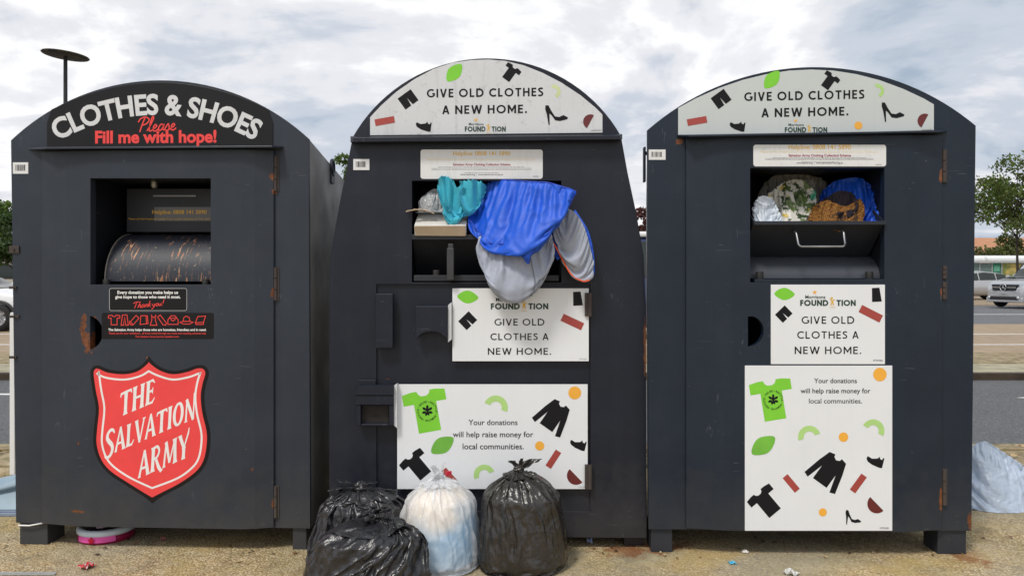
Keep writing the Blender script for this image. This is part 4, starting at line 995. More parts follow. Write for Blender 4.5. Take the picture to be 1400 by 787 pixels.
k.text('Your donations', 640.5, 707.5, 580.5, INK, .006); k.text('will help raise money for', 619, 729, 597, INK, .006); k.text('local communities.', 632.5, 716, 613.5, INK, .006); k.text('MTR/001', 791, 801, 666.5, GREYT); k.build('lettering', p)
for x in (462, 866):
    q = M.L(x, 745, .06); M.part('foot', MB().box(q[0] - .045, q[0] + .045, .05, .17, 0, .07), PM)
for x in (-.5, .5): M.part('foot', MB().box(x - .06, x + .06, .85, .98, 0, .07), PM)

# ---- bank with the filled tray, on the side of the parked cars
B = Bank('blue black arched clothing bank with a tilted tray of bags and two white lower signs', 885, 3.55, 1334, 3.52)
PR = paint('blue_black_paint', (.0095, .0175, .032), rust=spots(B, ((1288, 241, 3, 8), (1289, 400, 2, 6), (1288, 680, 3, 20), (930, 192, 5, 4), (1330, 715, 4, 12))), dust=.35, chalk=.35)
outr = arch(885, 178, 1334, 172, 92, 723, 725, 887, 1328)
B.body(outr, 1.2, .17, .23, 1.7, PR)
fr = B.part('front_frame', B.slab(outr, 0.0, .02), PR, bevel=0)
dr = facet_door(B, [(938, -.012), (975, -.036), (1000, DF), (1238, DF), (1244, DF + .002), (1288, -.012)], 184, 726, PR)
cut(dr, B.box(1027.5, 229, 1212, 386, DF - .02, .05)); cut(fr, B.box(1018, 222, 1220, 394, -.03, .06))
hh = [(1024.5, 433), (1028, 433)] + arc(1026, 453, 20, 21, -75, 75, 10) + [(1028, 474), (1024.5, 474)]
cut(dr, B.slab(hh, DF - .02, .004)); cut(fr, B.slab(hh, -.03, .06)); soften(dr, .003, 50); soften(fr, .002)
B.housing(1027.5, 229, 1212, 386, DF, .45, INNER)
a, b, c, d_ = B.L(925, 187, 0), B.L(1295, 181, 0), B.L(1283, 181.5, -.08), B.L(943, 187.5, -.08)
B.part('hood', MB().hexa([a, b, c, d_], [(q[0], q[1], q[2] + .009) for q in (a, b, c, d_)]), PR)
zr = lambda P: [(860 + x / 2.185, 60 + y / 2.186) for x, y in P]
hs = zr([(147, 276), (147, 192), (200, 163), (270, 132), (340, 108), (410, 91), (480, 80), (545, 77), (610, 80), (680, 91), (750, 109), (820, 135), (880, 163), (911, 181), (911, 258)])
hsr, k = head_sign(B, hs, 0.0, PLATEG, 0, 0, 0, 0)
header_print(k, ((1017.5, 1181.5, 138.5, 12), -.022, (1041, 1160, 160.5, 12)), [(1055.4, 109), (1133.7, 111.2), (985.9, 135.5), (953, 165.5), (1007.8, 174), (1220, 154.7), (1261, 163.5), (1203, 123)])
foundation(k, 1073, 1131, 181, 7.0, 1078, 172.4); k.shape(DISC, 1173.5, 171.7, 10.8, 0, AMBER); k.poly([(1260, 177), (1275, 176.4), (1275, 177.8), (1260, 178.4)], GREYT); k.build('lettering', hsr)
helpline(B, 1030, 198, 1211.5, 227.5, DF)
B.barcode(887, 204.5, 910, 218.5, 0.0, 13)
# tilted tray
TD = DF - .012
a0 = B.L(1031, 305, TD); a1 = B.L(1211.5, 303, TD); lipz = (a0[2] + a1[2]) / 2; b0 = B.L(1120, 357, .15); lw = b0[2]
TRAY = paint('tray_blue_paint', (.020, .024, .034), dust=.3)
mb = MB(); mb.box(a0[0], a1[0], TD - .004, TD + .022, lipz - .011, lipz + .006)
mb.hexa([(a0[0], TD + .022, lipz - .008), (a1[0], TD + .022, lipz - .008), (a1[0], TD + .034, lipz - .008), (a0[0], TD + .034, lipz - .008)], [(a0[0], .15, lw), (a1[0], .15, lw), (a1[0], .162, lw), (a0[0], .162, lw)])
mb.hexa([(a0[0], .15, lw + .01), (a1[0], .15, lw + .01), (a1[0], .15, lw), (a0[0], .15, lw)], [(a0[0], .42, lw + .05), (a1[0], .42, lw + .05), (a1[0], .42, lw + .04), (a0[0], .42, lw + .04)])
for u, t in ((a0[0] + .001, .006), (a1[0] - .007, .006)):
    f = [(u, TD + .006, lipz + .004), (u, .14, lw + .012), (u, .40, lw + .052), (u, .34, lipz + .17), (u, .28, lipz + .18)]
    mb.prism(f, [(p[0] + t, p[1], p[2]) for p in f])
tr = B.part('chute_tray', mb, TRAY, bevel=.0015)
sl_ = (lw - lipz) / (.15 - TD - .022)
def onface(px, py, off):
    # a point on the sloping tray face, standing off it
    for it in range(30):
        d = TD + .022 + (it / 29) * (.15 - TD); q = B.L(px, py, d)
        if q[2] >= lipz - .008 + sl_ * (d - TD - .022) - .002: break
    return Vector((q[0], q[1] - off, q[2]))
h0, h1, h2, h3 = B.L(1088, 316, TD + .02), B.L(1092, 337, TD - .005), B.L(1156, 337, TD - .005), B.L(1153, 315, TD + .02)
P = [Vector((h0[0], TD + .05, h0[2] + .0))] + [Vector(h0)] + [Vector(h1)] + [Vector(h2)] + [Vector(h3)] + [Vector((h3[0], TD + .05, h3[2]))]
q = []
for i, p_ in enumerate(P):
    if i in (0, 5): q.append(p_); continue
    q += [p_ + (P[i - 1] - p_).normalized() * .012, p_ + ((P[i - 1] - p_).normalized() + (P[i + 1] - p_).normalized()) * .004, p_ + (P[i + 1] - p_).normalized() * .012]
B.part('handle', MB().tube(q, .0046, 10), simple('brushed_bar', (.34, .35, .37), .42, .8, var=.25), tr, bevel=0)
n = 16; ca = B.L(1028, 384, 0); cb = B.L(1211, 384, 0); V = []
for u in (ca[0], cb[0]): V += [(u, .03 + .20 - .20 * cos(pi / 2 * i / n), ca[2] + .012 + .115 * sin(pi / 2 * i / n)) for i in range(n + 1)]
mb = MB(); mb.add(V, [(i, i + 1, n + 2 + i, n + 1 + i) for i in range(n)], 0, True); B.part('drum', mb, paint('drum_paint', (.06, .068, .085), dust=.6), bevel=0)
B.part('chute_sill', MB().box(ca[0] + .001, cb[0] - .001, DF + .002, .03, ca[2] - .006, ca[2] + .009), PR, bevel=.002)
for x in (1039, 1189):
    q = B.L(x, 380, .0); B.part('rubber_stop', MB().lathe([(0, .034), (.014, .034), (.017, .030), (.017, 0)], (q[0], .005, ca[2] + .009), 14), RUBBER, bevel=0)
# signs on the door
p = B.part('slogan_sign', B.box(1054, 389, 1210, 497.5, DF - .004, DF), PLATE, None, bevel=.001); k = B.ink(DF - .004)
zq = lambda x, y: (860 + x / 1.9333, 380 + y / 1.9333)
k.shape(LEAF, *zq(411, 42), 23, -34, GREEN); k.shape(SHORTS, *zq(409, 95), 18.5, 44, INK); k.shape(TRAP, *zq(654, 44), 19, 3, INK); k.shape(RECT, *zq(639, 94), 32, -27, BRICK)
foundation(k, 1094, 1170, 418, 8.2, 1101, 408); k.caps('GIVE OLD', 1096, 1168, 442.3, 10, INK, .15, .21); k.caps('CLOTHES A', 1090, 1174, 462.6, 10, INK, .15, .21); k.caps('NEW HOME.', 1086.5, 1177.5, 483.6, 10, INK, .15, .21)
k.text('MTR/001', 1194, 1207, 493.8, INK); k.build('lettering', p)
p = B.part('donations_sign', B.box(1018.5, 499.5, 1220, 725, DF - .004, DF), PLATE, None, bevel=.001); k = B.ink(DF - .004)
zq = lambda x, y: (1010 + x / 3.15, 490 + y / 3.148)
tee_badge(k, *zq(145, 178), 55, 9)
k.shape(DISC, *zq(608, 68), 18.5, 0, AMBER); k.shape(DISC, *zq(451, 337), 13, 0, AMBER); k.shape(DISC, *zq(362, 660), 11, 0, AMBER)
k.shape(RINGARC, *zq(298, 318), 31, 18, GREENP); k.shape(RINGARC, *zq(588, 292), 31, -28, GREENP); k.shape(LEAF, *zq(106, 373), 32, 4, simple('print_leaf_green', (.17, .48, .05), .45))
k.shape(SWEATER, *zq(388, 480), 46, -36, INK); k.shape(SHOE, *zq(585, 446), 23.5, -14, INK); k.shape(RECT, *zq(226, 536), 26, -50, BRICK); k.shape(RECT, *zq(515, 536), 27, 54, BRICK)
k.shape(TEE, *zq(118, 618), 38, 40, INK); k.shape(HALF, *zq(583, 635), 26, 134, MAROON); k.shape(HEEL, *zq(490, 688), 22, -12, INK)
k.text('Your donations', 1113, 1171.5, 523.2, INK, .006); k.text('will help raise money for', 1094.5, 1190, 537, INK, .006); k.text('local communities.', 1106, 1178.5, 551, INK, .006); k.text('MTR/001', 1203, 1215.5, 722.6, INK); k.build('lettering', p)
for y0, y1 in ((205, 250), (363, 381), (385, 409), (640, 690)): B.hinge(1290, y0, y1, 0.0)
B.legs([((890, 715, 919, 754), .012), ((1282, 715, 1321, 757), .012)], 1.15, PR, .42)
a = B.L(885, 178, 0); B.part('lifting_lug', MB().box(a[0] + .024, a[0] + .034, .27, .31, a[2] - .20, a[2] - .03).tube([(a[0] + .027, .29, a[2] - .06), (a[0] + .05, .29, a[2] - .06)], .010, 8), PR, bevel=.003)
# ---------------------------------------------------------------- bags on the ground
def sack(label, mat, loc, rz, args, inner=None, group='tied rubbish bags on the ground', name='rubbish_bag', wrinkle=(.006, 12, 1, (1, 1, .6))):
    r = tag(empty(name, loc, rz), label, 'rubbish bag', group)
    P, Fc, nu, nv = bag_shape(**args); P = crumple(P, Fc, *wrinkle); P[:, 2] = np.maximum(P[:, 2], .002); P[:, :2] *= (1 - .12 * np.clip((.035 - P[:, 2]) / .035, 0, 1))[:, None]; film_bag('film', mat, r, P, Fc, nu, nv)
    if inner: inner(r, args)
    return r
def black_film(name, col, rough=.30):
    return film(name, col, rough, .35)
BK1, BK2, BRN = black_film('black_polythene', (.020, .020, .024), .27), black_film('black_polythene_dusty', (.024, .024, .028), .30), black_film('brown_black_polythene', (.024, .021, .019), .24)
WHF = film('white_polythene', (.90, .91, .93), .30, .04, clear=.44, trans=.34)
sack('shiny black rubbish bag in front, low and wide with a bunched knot', BK1, (-.585, -.42, 0), .25, dict(Rx=.232, Ry=.165, H=.262, neck_z=.268, neck_off=(.02, .0), seed=4, slack=1.24, tail=.05, lumps=.13, neck_r=.03, tops=1.15, crease=.017))
sack('black rubbish bag with loose floppy top, standing behind the low wide black one', BK2, (-.655, -.18, 0), .2, dict(Rx=.205, Ry=.145, H=.32, neck_z=.325, neck_off=(.0, .0), seed=11, slack=1.25, tail=.07, lumps=.13, neck_r=.03, tops=1.15, crease=.015))
sack('tall brown black rubbish bag with two knotted ears, rightmost of the bags', BRN, (.045, -.215, 0), .0, dict(Rx=.185, Ry=.165, H=.395, neck_z=.415, neck_off=(-.015, .0), seed=23, slack=1.05, tail=.03, lumps=.08, neck_r=.02, tops=1.14, crease=.007), wrinkle=(.003, 8, 2, (1, 1, .5)))
def white_inside(r, a):
    g = np.random.default_rng(3)
    k = NT('mixed_cloth'); sp = k.n.new('ShaderNodeSeparateXYZ'); k.l.new(k.tc.outputs['Object'], sp.inputs[0])
    q = k.math('ADD', k.math('ADD', sp.outputs[2], k.math('MULTIPLY', sp.outputs[0], -.45)), k.math('MULTIPLY', k.noise(9, 4, .6), .22))
    k.set('Base Color', k.mix(k.ramp(q, [(.29, 0.0), (.40, 1.0)]), (.10, .46, .78), (.90, .78, .64))); k.set('Roughness', .8)
    for nm, m, z0, z1, s in (('contents', k.m, 0, .335, .89),):
        prof = []
        for t in np.linspace(0, 1, 12):
            z = z0 + (z1 - z0) * t; rr = np.interp(z / a['H'], [0, .06, .25, .45, .62, .78, .9, 1.0], [.86, .95, 1, .99, .93, .80, .58, .2]) * s; prof.append((rr, z + .006))
        prof = [(.001, prof[0][1])] + prof + [(.001, prof[-1][1] + .004)]
        mb = MB().lathe(prof, n=40, sx=a['Rx'], sy=a['Ry'])
        mb.v = [(x * (1 + .05 * noise.noise(Vector((x * 9, y * 9, z * 9)))), y * (1 + .05 * noise.noise(Vector((x * 9, y * 9, z * 9 + 4)))), z + (.02 * noise.noise(Vector((x * 8, y * 8, 7))) if z1 - .01 < z else 0)) for x, y, z in mb.v]
        mk(nm, mb, m, r, sub=1)
sack('white see-through bag with pale blue contents, tied at the top between the black bags', WHF, (-.305, -.205, 0), .6, dict(Rx=.178, Ry=.16, H=.365, neck_z=.385, neck_off=(-.01, .0), seed=31, slack=1.05, tail=.06, lumps=.07, neck_r=.018, tops=1.1, crease=.009), white_inside)
def knot(root, c, rad, mat, seed):
    mb = MB(); n = 22; m = 14; V = []
    for j in range(m):
        ph = pi * j / (m - 1)
        for i in range(n):
            a = 2 * pi * i / n; d = Vector((sin(ph) * cos(a), sin(ph) * sin(a), cos(ph)))
            q = rad * (1 + .45 * (.5 - abs(noise.noise(d * 3.4 + Vector((seed, 0, 0)))) * 3) + .5 * (.3 - abs(noise.noise(d * 7)))); V.append((c[0] + d.x * q * 1.15, c[1] + d.y * q, c[2] + d.z * q * .85))
    mb.add(V, grid_faces(n, m, True), 0, True); mk('knot', mb, mat, root, sub=1, merge=True)
# knotted ears standing up from the gathered necks
def ears(root, c, items, mat):
    for (dx, dy, dz, wd, tw) in items:
        n = 9; mb = MB(); V = []
        for k in range(n):
            t = k / (n - 1); ww = wd * (.35 + 1.1 * t * (1 - t * .55)); q = Vector(c) + Vector((dx * t, dy * t, dz * (t ** .8)))
            for i in range(7):
                s = i / 6 - .5; a = tw + s * 1.6
                V.append((q.x + cos(tw) * s * ww, q.y + sin(tw) * s * ww - .012 * cos(s * 9 + k * .5) * (1 - t * .3), q.z + .006 * sin(k * 1.7 + i * 1.3) - (abs(s) * .02 if k == n - 1 else 0)))
        mb.add(V, grid_faces(7, n, False), 0, True); o = mk('knot_ear', mb, mat, root, sub=1)
        sd = o.modifiers.new('gauge', 'SOLIDIFY'); sd.thickness = .0015
roots = [o for o in COL.objects if o.get('category') == 'rubbish bag']
for r_, c_, k_, m_ in ((0, (.02, 0, .274), .034, BK1), (1, (0, 0, .330), .030, BK2), (2, (-.015, 0, .419), .022, BRN), (3, (-.01, 0, .392), .022, WHF)): knot(roots[r_], c_, k_, m_, r_ + 1)
ears(roots[0], (.02, 0, .280), ((.09, -.03, .03, .06, 1.3), (-.03, -.07, .015, .06, .3), (.05, -.05, .05, .055, .6), (-.05, -.04, .03, .06, 2.0), (-.06, .03, .035, .05, .2), (.07, .02, .02, .05, 1.4)), BK1)
ears(roots[1], (0, 0, .33), ((-.13, -.02, .01, .075, 1.2), (-.10, .02, .035, .06, 1.9), (.05, -.04, .03, .06, .4)), BK2)
ears(roots[2], (-.015, 0, .412), ((-.035, .0, .045, .035, .2), (.012, .0, .055, .018, .4), (.07, .01, .05, .08, .1)), BRN)
ears(roots[3], (-.01, 0, .385), ((-.035, .0, .055, .035, .2), (.02, -.015, .06, .04, 1.0), (-.05, -.02, .02, .03, 2.0)), WHF)
q = mk('red_tag', MB().box(-.014, .014, -.004, .004, -.008, .010), simple('red_plastic', (.60, .02, .05), .35), roots[3], loc=(.055, .03, .382), bevel=.003)

# pale blue sack beside the end bank
def E4(z, *rows): return [[wp(x, y, zz) for x, y, zz in r] for r in rows]
BLF = film('pale_blue_polythene', (.56, .66, .80), .32, .10, trans=.25, bump=.6)
P, Fc, K = cushion([[wp(x, y, z) for x, y, z in q] for q in ([(1316, 690, 4.20), (1350, 697.5, 4.17), (1385, 694, 4.17), (1410, 680, 4.22)], [(1410, 680, 4.22), (1419, 664, 4.26), (1402, 638, 4.30)], [(1318, 622, 4.34), (1330, 609, 4.32), (1348, 603, 4.30), (1374, 619, 4.28), (1402, 638, 4.30)], [(1316, 690, 4.20), (1310, 655, 4.28), (1318, 622, 4.34)])], 64, 52, 1.26, 1.6, 46, 41, thick=.11, hold='all')
P = crumple(P, Fc, .011, 9, 3, (1, 1, .5)); P[:, 2] = np.maximum(P[:, 2], .002)
r = tag(empty('rubbish_bag', (wp(1362, 697, 4.22).x, .62, 0)), 'pale blue plastic sack slumped on the ground beside the end clothing bank', 'rubbish bag')
mb = MB(); mb.add(P - np.array(r.location), Fc, 0, True); mk('film', mb, BLF, r, sub=1, merge=True)

# ---------------------------------------------------------------- bedding hanging from the middle chute
def px_poly(rows, bank=None): return [[wp(x, y, z) for x, y, z in r] for r in rows]
NYB = fabric('royal_blue_polycotton', (.004, .085, .60), .5, 500, .10, .03)
GRY = fabric('grey_lining', (.33, .36, .44), .6, 460, .10, .04)
ORG = simple('orange_piping', (.75, .10, .02), .6)
P, Fc, K = cushion(px_poly([[(641, 300, 3.60), (668, 330, 3.50), (700, 336, 3.44), (722, 361, 3.42)],
                            [(722, 361, 3.42), (728, 345, 3.40), (748, 318, 3.41), (775, 285, 3.43), (788.5, 262, 3.44)],
                            [(648, 258, 3.70), (680, 247, 3.62), (720, 248, 3.52), (755, 251, 3.47), (788.5, 262, 3.44)],
                            [(641, 300, 3.60), (640, 280, 3.66), (648, 258, 3.70)]]), 72, 56, 1.24, .95, 54, 5, thick=.04, hold='all')
P = crumple(P, Fc, .007, 11, 2, (1, 1, .6)); o = tag(soft('pillow', P, Fc, NYB), 'plump royal blue pillow hanging out of the middle chute', 'pillow'); mk('piping', MB().tube(border(P, 72, 56), .0035, 6), fabric('blue_piping', (.005, .045, .42), .5), o)
P, Fc, K = cushion(px_poly([[(668, 376, 3.50), (684, 392, 3.47), (704, 396.5, 3.46), (726, 391, 3.48), (740, 376, 3.50)],
                            [(740, 376, 3.50), (752, 356, 3.50), (757, 336, 3.50), (752, 312, 3.52)],
                            [(653, 322, 3.54), (690, 318, 3.50), (720, 312, 3.50), (752, 312, 3.52)],
                            [(668, 376, 3.50), (660, 360, 3.50), (652, 343, 3.52), (653, 322, 3.54)]]), 60, 56, 1.40, .55, 54, 9, thick=.03, hold='all')
P = crumple(P, Fc, .010, 9, 5, (1, 1, .45)); o = tag(soft('sleeping_bag', P, Fc, GRY), 'grey stuffed quilt end bulging under the blue pillow', 'quilt'); mk('seam', MB().tube([tuple(p + np.array((0, -.002, 0))) for p in P[:60 * 56].reshape(56, 60, 3)[:, 40]], .0022, 6), fabric('grey_thread', (.16, .17, .22), .7), o)
P, Fc, K = cushion(px_poly([[(757, 318, 3.53), (768, 352, 3.51), (782, 374, 3.50), (797, 383, 3.50)],
                            [(797, 383, 3.50), (806, 382, 3.50), (811, 374, 3.51), (812, 358, 3.51)],
                            [(770, 283, 3.53), (786, 290, 3.50), (800, 312, 3.49), (812, 358, 3.51)],
                            [(757, 318, 3.53), (760, 300, 3.53), (770, 283, 3.53)]]), 52, 40, 1.22, .7, 40, 13, thick=.015, hold='all')
r = tag(empty('sleeping_bag', wp(770, 300, 3.54)), 'grey flap of a sleeping bag with blue back and orange piping', 'sleeping bag')
mb = MB(); off = np.array(r.location); P = P - off; mb.add(P, Fc, 0, True); half = len(Fc) // 2
mk('lining', mb, GRY, r, sub=1, merge=True)
P2, F2, K2 = cushion(px_poly([[(772, 330, 3.57), (782, 365, 3.55), (797, 384, 3.54)], [(797, 384, 3.54), (807, 383, 3.53), (813, 374, 3.53)], [(786, 285, 3.56), (805, 315, 3.54), (813, 350, 3.53), (813.5, 374, 3.53)], [(772, 330, 3.57), (775, 305, 3.57), (786, 285, 3.56)]]), 36, 30, 1.05, 1.4, 30, 15, thick=.012, hold='all')
mb = MB(); mb.add(P2 - off, F2, 0, True); mk('outer_shell', mb, NYB, r, sub=1, merge=True)
pts = [Vector(wp(x, y, z)) - Vector(off) for x, y, z in ((752, 325, 3.53), (760, 338, 3.515), (768, 353, 3.505), (781, 375, 3.495), (796, 384, 3.49), (806, 383, 3.49))]
mk('piping', MB().tube(catmull(pts, 5), .0035, 8), ORG, r)
P, Fc, K = cushion(px_poly([[(752, 330, 3.55), (756, 345, 3.54), (762, 357, 3.54)], [(762, 357, 3.54), (767, 350, 3.54), (766, 335, 3.55)], [(753, 318, 3.56), (760, 322, 3.55), (766, 335, 3.55)], [(752, 330, 3.55), (752, 325, 3.56), (753, 318, 3.56)]]), 20, 20, 1.1, 1.5, 24, 17, thick=.01, hold='all')
mb = MB(); mb.add(P - off, Fc, 0, True); mk('shell_fold', mb, NYB, r, sub=1, merge=True)
# white carton with a torn cardboard strip and a little clear bag on it
def lipworld(px, py, Z): return wp(px, py, Z)
CARD = simple('white_carton', (.66, .64, .60), .6, var=.08, nscale=5, bump=.15); KRAFT = simple('raw_card', (.52, .41, .29), .8, var=.15)
a = wp(567, 323.5, 3.585); b = wp(637.5, 323.5, 3.585); zt = wp(600, 307, 3.585).z
r = tag(empty('carton', ((a.x + b.x) / 2, a.y, a.z)), 'flat white cardboard carton resting in the middle chute', 'carton')
w2 = (b.x - a.x) / 2; h = zt - a.z; r.rotation_euler.x = R(24)
mb = MB().box(-w2, w2, 0, .26, 0.004, h); mk('box', mb, CARD, r, bevel=.004)
mk('end_flap', MB().hexa([(-w2 + .004, -.003, .006), (w2 - .003, -.003, .004), (w2 - .003, -.0005, .004), (-w2 + .004, -.0005, .006)], [(-w2 + .002, -.004, h - .003), (w2 - .003, -.003, h - .001), (w2 - .003, -.0005, h - .001), (-w2 + .002, -.0005, h - .003)]), KRAFT, r, bevel=.0008)
mk('seam', MB().box(-w2 + .03, -w2 + .12, .08, .2, h, h + .001), simple('faded_label', (.50, .50, .51), .6), r)
zc = zt + .003
mb = MB(); n = 14; V = []
for k in range(n):
    t = k / (n - 1); x = -.005 + .125 * t
    for s in (-1, 1): V.append((wp(556, 287, 3.56).x + x, wp(556, 287, 3.56).y + .02 + .03 * t + s * (.010 + .010 * t + .004 * sin(k * 2.1)), wp(556, 288, 3.56).z + .014 * sin(t * 3) - .008 * t + .002 * sin(k * 3.7 + s)))
mb.add(V, grid_faces(2, n, False), 0, False); o = mk('torn_cardboard', mb, KRAFT); sd = o.modifiers.new('gauge', 'SOLIDIFY'); sd.thickness = .004
tag(o, 'torn brown cardboard strip lying on the white carton', 'cardboard scrap')
CLR = film('clear_polythene', (.55, .57, .60), .22, .2, clear=.45)
r = tag(empty('clear_bag', wp(592, 292, 3.66)), 'small crumpled clear plastic bag of dark bits on top of the carton', 'plastic bag')
P, Fc, nu, nv = bag_shape(Rx=.062, Ry=.05, H=.10, neck_z=.125, neck_off=(.012, 0), seed=51, slack=1.3, tail=.02, lumps=.2, neck_r=.010, nu=96, nv=64)
film_bag('film', CLR, r, P, Fc, nu, nv)
mb = MB(); g = np.random.default_rng(8)
for k in range(46):
    c = Vector((g.uniform(-.038, .038), g.uniform(-.03, .03), g.uniform(.012, .085))); s = g.uniform(.006, .012)
    if (c.x / .05) ** 2 + (c.z / .09 - .45) ** 2 > .5: c *= .7
    V = [c + Vector((g.normal(), g.normal(), g.normal())).normalized() * s for _ in range(4)]; mb.add(V, [(0, 1, 2), (0, 2, 3), (0, 3, 1), (1, 3, 2)], int(g.integers(0, 2)))
mk('dark_bits', mb, [simple('dark_scrap', (.02, .022, .03), .5), simple('grey_scrap', (.16, .17, .19), .5)], r)['kind'] = 'stuff'
# teal net cloth
TEAL = fabric('teal_net', (.04, .42, .56), .6, 600, .15, .1)
def rag(rows, n, m, slack, seed, steps=36, grav=(0, 0, -.0004), amp=.012, hold=12):
    g = np.random.default_rng(seed); A = coons(rows, n, m).reshape(-1, 3); P = A.copy()
    u, v = np.meshgrid(np.linspace(0, 1, n), np.linspace(0, 1, m))
    wv = sum(np.sin(2 * pi * (g.uniform(-4, 4) * u + g.uniform(-4, 4) * v) + g.uniform(0, 6)) for _ in range(6)).ravel() / 3
    P[:, 1] += amp * wv; G = grid_links(n, m, False); rs = [x * (1 + .02 * g.standard_normal(len(x))) for x in rest_of(A, G, slack)]
    ids = np.arange(n * m).reshape(m, n); bd = np.concatenate([ids[0], ids[:, -1], ids[-1][::-1], ids[:, 0][::-1]]); fx = np.unique(bd[:: max(1, len(bd) // hold)])
    X = A[fx].copy(); X[:, 1] += amp * 1.2 * g.standard_normal(len(fx))
    P = solve(P, G, rs, steps, 6, grav, fix=(fx, X), damp=.88, bend=.4); return P, grid_faces(n, m, False)
r = tag(empty('teal_cloth', wp(630, 290, 3.60)), 'crumpled teal net cloth draped over the white carton', 'cloth'); off = np.array(r.location)
for rows, sd_ in (([[(604, 292, 3.57), (615, 299, 3.56), (632, 297, 3.57)], [(632, 297, 3.57), (634, 285, 3.59), (626, 262, 3.62), (620, 246, 3.62)], [(598, 254, 3.62), (600, 244, 3.60), (609, 240, 3.59), (620, 246, 3.62)], [(604, 292, 3.57), (606, 278, 3.58), (600, 265, 3.60), (598, 254, 3.62)]], 61),
                  ([[(634, 296, 3.57), (641, 290, 3.58), (650, 281, 3.60)], [(650, 281, 3.60), (660, 268, 3.60), (666, 255, 3.61)], [(629, 248, 3.60), (640, 245, 3.57), (656, 246, 3.60), (666, 255, 3.61)], [(634, 296, 3.57), (630, 282, 3.57), (628, 262, 3.58), (629, 248, 3.60)]], 62),
                  ([[(614, 290, 3.58), (626, 292, 3.59), (640, 292, 3.60)], [(640, 292, 3.60), (644, 275, 3.61), (650, 258, 3.62)], [(612, 250, 3.63), (630, 256, 3.60), (650, 258, 3.62)], [(614, 290, 3.58), (612, 270, 3.61), (612, 250, 3.63)]], 63)):
    P, Fc = rag(px_poly(rows), 50, 50, 1.30, sd_, amp=.02, hold=26); mb = MB(); mb.add(P - off, Fc, 0, True); o = mk('fold', mb, TEAL, r, sub=1)
    m_ = o.modifiers.new('gauge', 'SOLIDIFY'); m_.thickness = .002

# ---------------------------------------------------------------- what lies in the tilted tray
ZB = 3.52
def printed_film():
    k = NT('printed_carrier_film'); v = k.tc.outputs['Object']
    n1, n2, n3 = k.noise(15, 3, .6), k.noise(28, 4, .6, k.vec((1, 1.3, 1))), k.noise(11, 3, .5, k.vec((1.1, 1, .9)))
    c = k.mix(k.ramp(n1, [(.50, 0.0), (.54, 1.0)]), (.58, .57, .52), (.10, .15, .045))
    c = k.mix(k.ramp(n2, [(.56, 0.0), (.58, 1.0)]), c, (.035, .06, .025)); c = k.mix(k.ramp(n3, [(.62, 0.0), (.64, 1.0)]), c, (.05, .34, .22))
    c = k.mix(k.ramp(k.noise(19, 2), [(.66, 0.0), (.68, 1.0)]), c, (.62, .44, .08)); k.set('Base Color', c); k.set('Roughness', .3)
    k.bump(k.noise(30, 5, .6), .6, .012); return k.m
PRT, GBG, PBL = printed_film(), film('grey_carrier_film', (.30, .29, .27), .4, .25), film('white_blue_film', (.60, .66, .74), .35, .1)
items = [('carrier_bag', 'grey crumpled carrier bag at the back of the tilted tray', 'carrier bag', GBG, [[(1040, 285, 3.78), (1080, 285, 3.75), (1132, 285, 3.78)], [(1132, 285, 3.78), (1136, 260, 3.80), (1122, 244, 3.80)], [(1046, 250, 3.80), (1066, 237, 3.78), (1098, 238, 3.77), (1122, 244, 3.80)], [(1040, 285, 3.78), (1036, 268, 3.80), (1046, 250, 3.80)]], .07, 2.6, 71),
         ('carrier_bag', 'leaf-printed green and white carrier bag in the tilted tray', 'carrier bag', PRT, [[(1036, 300, 3.62), (1070, 306, 3.58), (1108, 304, 3.58)], [(1108, 304, 3.58), (1116, 282, 3.62), (1113, 260, 3.66)], [(1048, 268, 3.66), (1070, 250, 3.66), (1095, 246, 3.66), (1113, 260, 3.66)], [(1036, 300, 3.62), (1036, 285, 3.64), (1048, 268, 3.66)]], .06, 2.6, 72),
         ('carrier_bag', 'small white plastic bag at the front corner of the tilted tray', 'carrier bag', PBL, [[(1033, 303, 3.56), (1050, 306, 3.54), (1072, 305, 3.55)], [(1072, 305, 3.55), (1064, 286, 3.57), (1056, 270, 3.60)], [(1032, 276, 3.58), (1040, 268, 3.58), (1056, 270, 3.60)], [(1033, 303, 3.56), (1030, 290, 3.57), (1032, 276, 3.58)]], .03, 2.2, 73),
         ('blue_fabric', 'bright blue fabric slumped in the tilted tray', 'fabric', NYB, [[(1120, 304, 3.66), (1165, 306, 3.58), (1205, 304, 3.56)], [(1205, 304, 3.56), (1197, 278, 3.60), (1190, 252, 3.66)], [(1124, 262, 3.72), (1142, 248, 3.68), (1172, 243, 3.65), (1190, 252, 3.66)], [(1120, 304, 3.66), (1118, 284, 3.70), (1124, 262, 3.72)]], .04, 2.4, 74),
         ('dark_garment', 'dark purple garment stuffed between the blue fabric and brown knit', 'garment', fabric('plum_cloth', (.018, .012, .022), .8), [[(1118, 284, 3.60), (1145, 290, 3.55), (1170, 285, 3.56)], [(1170, 285, 3.56), (1172, 275, 3.57), (1164, 263, 3.60)], [(1128, 272, 3.62), (1146, 261, 3.60), (1164, 263, 3.60)], [(1118, 284, 3.60), (1118, 278, 3.61), (1128, 272, 3.62)]], .03, 2.0, 75)]
def knit():
    k = NT('mustard_knit'); w_ = k.voro(150); c = k.mix(k.ramp(w_, [(.25, 0.0), (.5, 1.0)]), (.42, .20, .035), (.20, .085, .02))
    c = k.mix(k.ramp(k.noise(16, 3), [(.55, 0.0), (.6, .85)]), c, (.05, .03, .02)); k.set('Base Color', c); k.set('Roughness', .95); k.bump(w_, .9, .006); return k.m
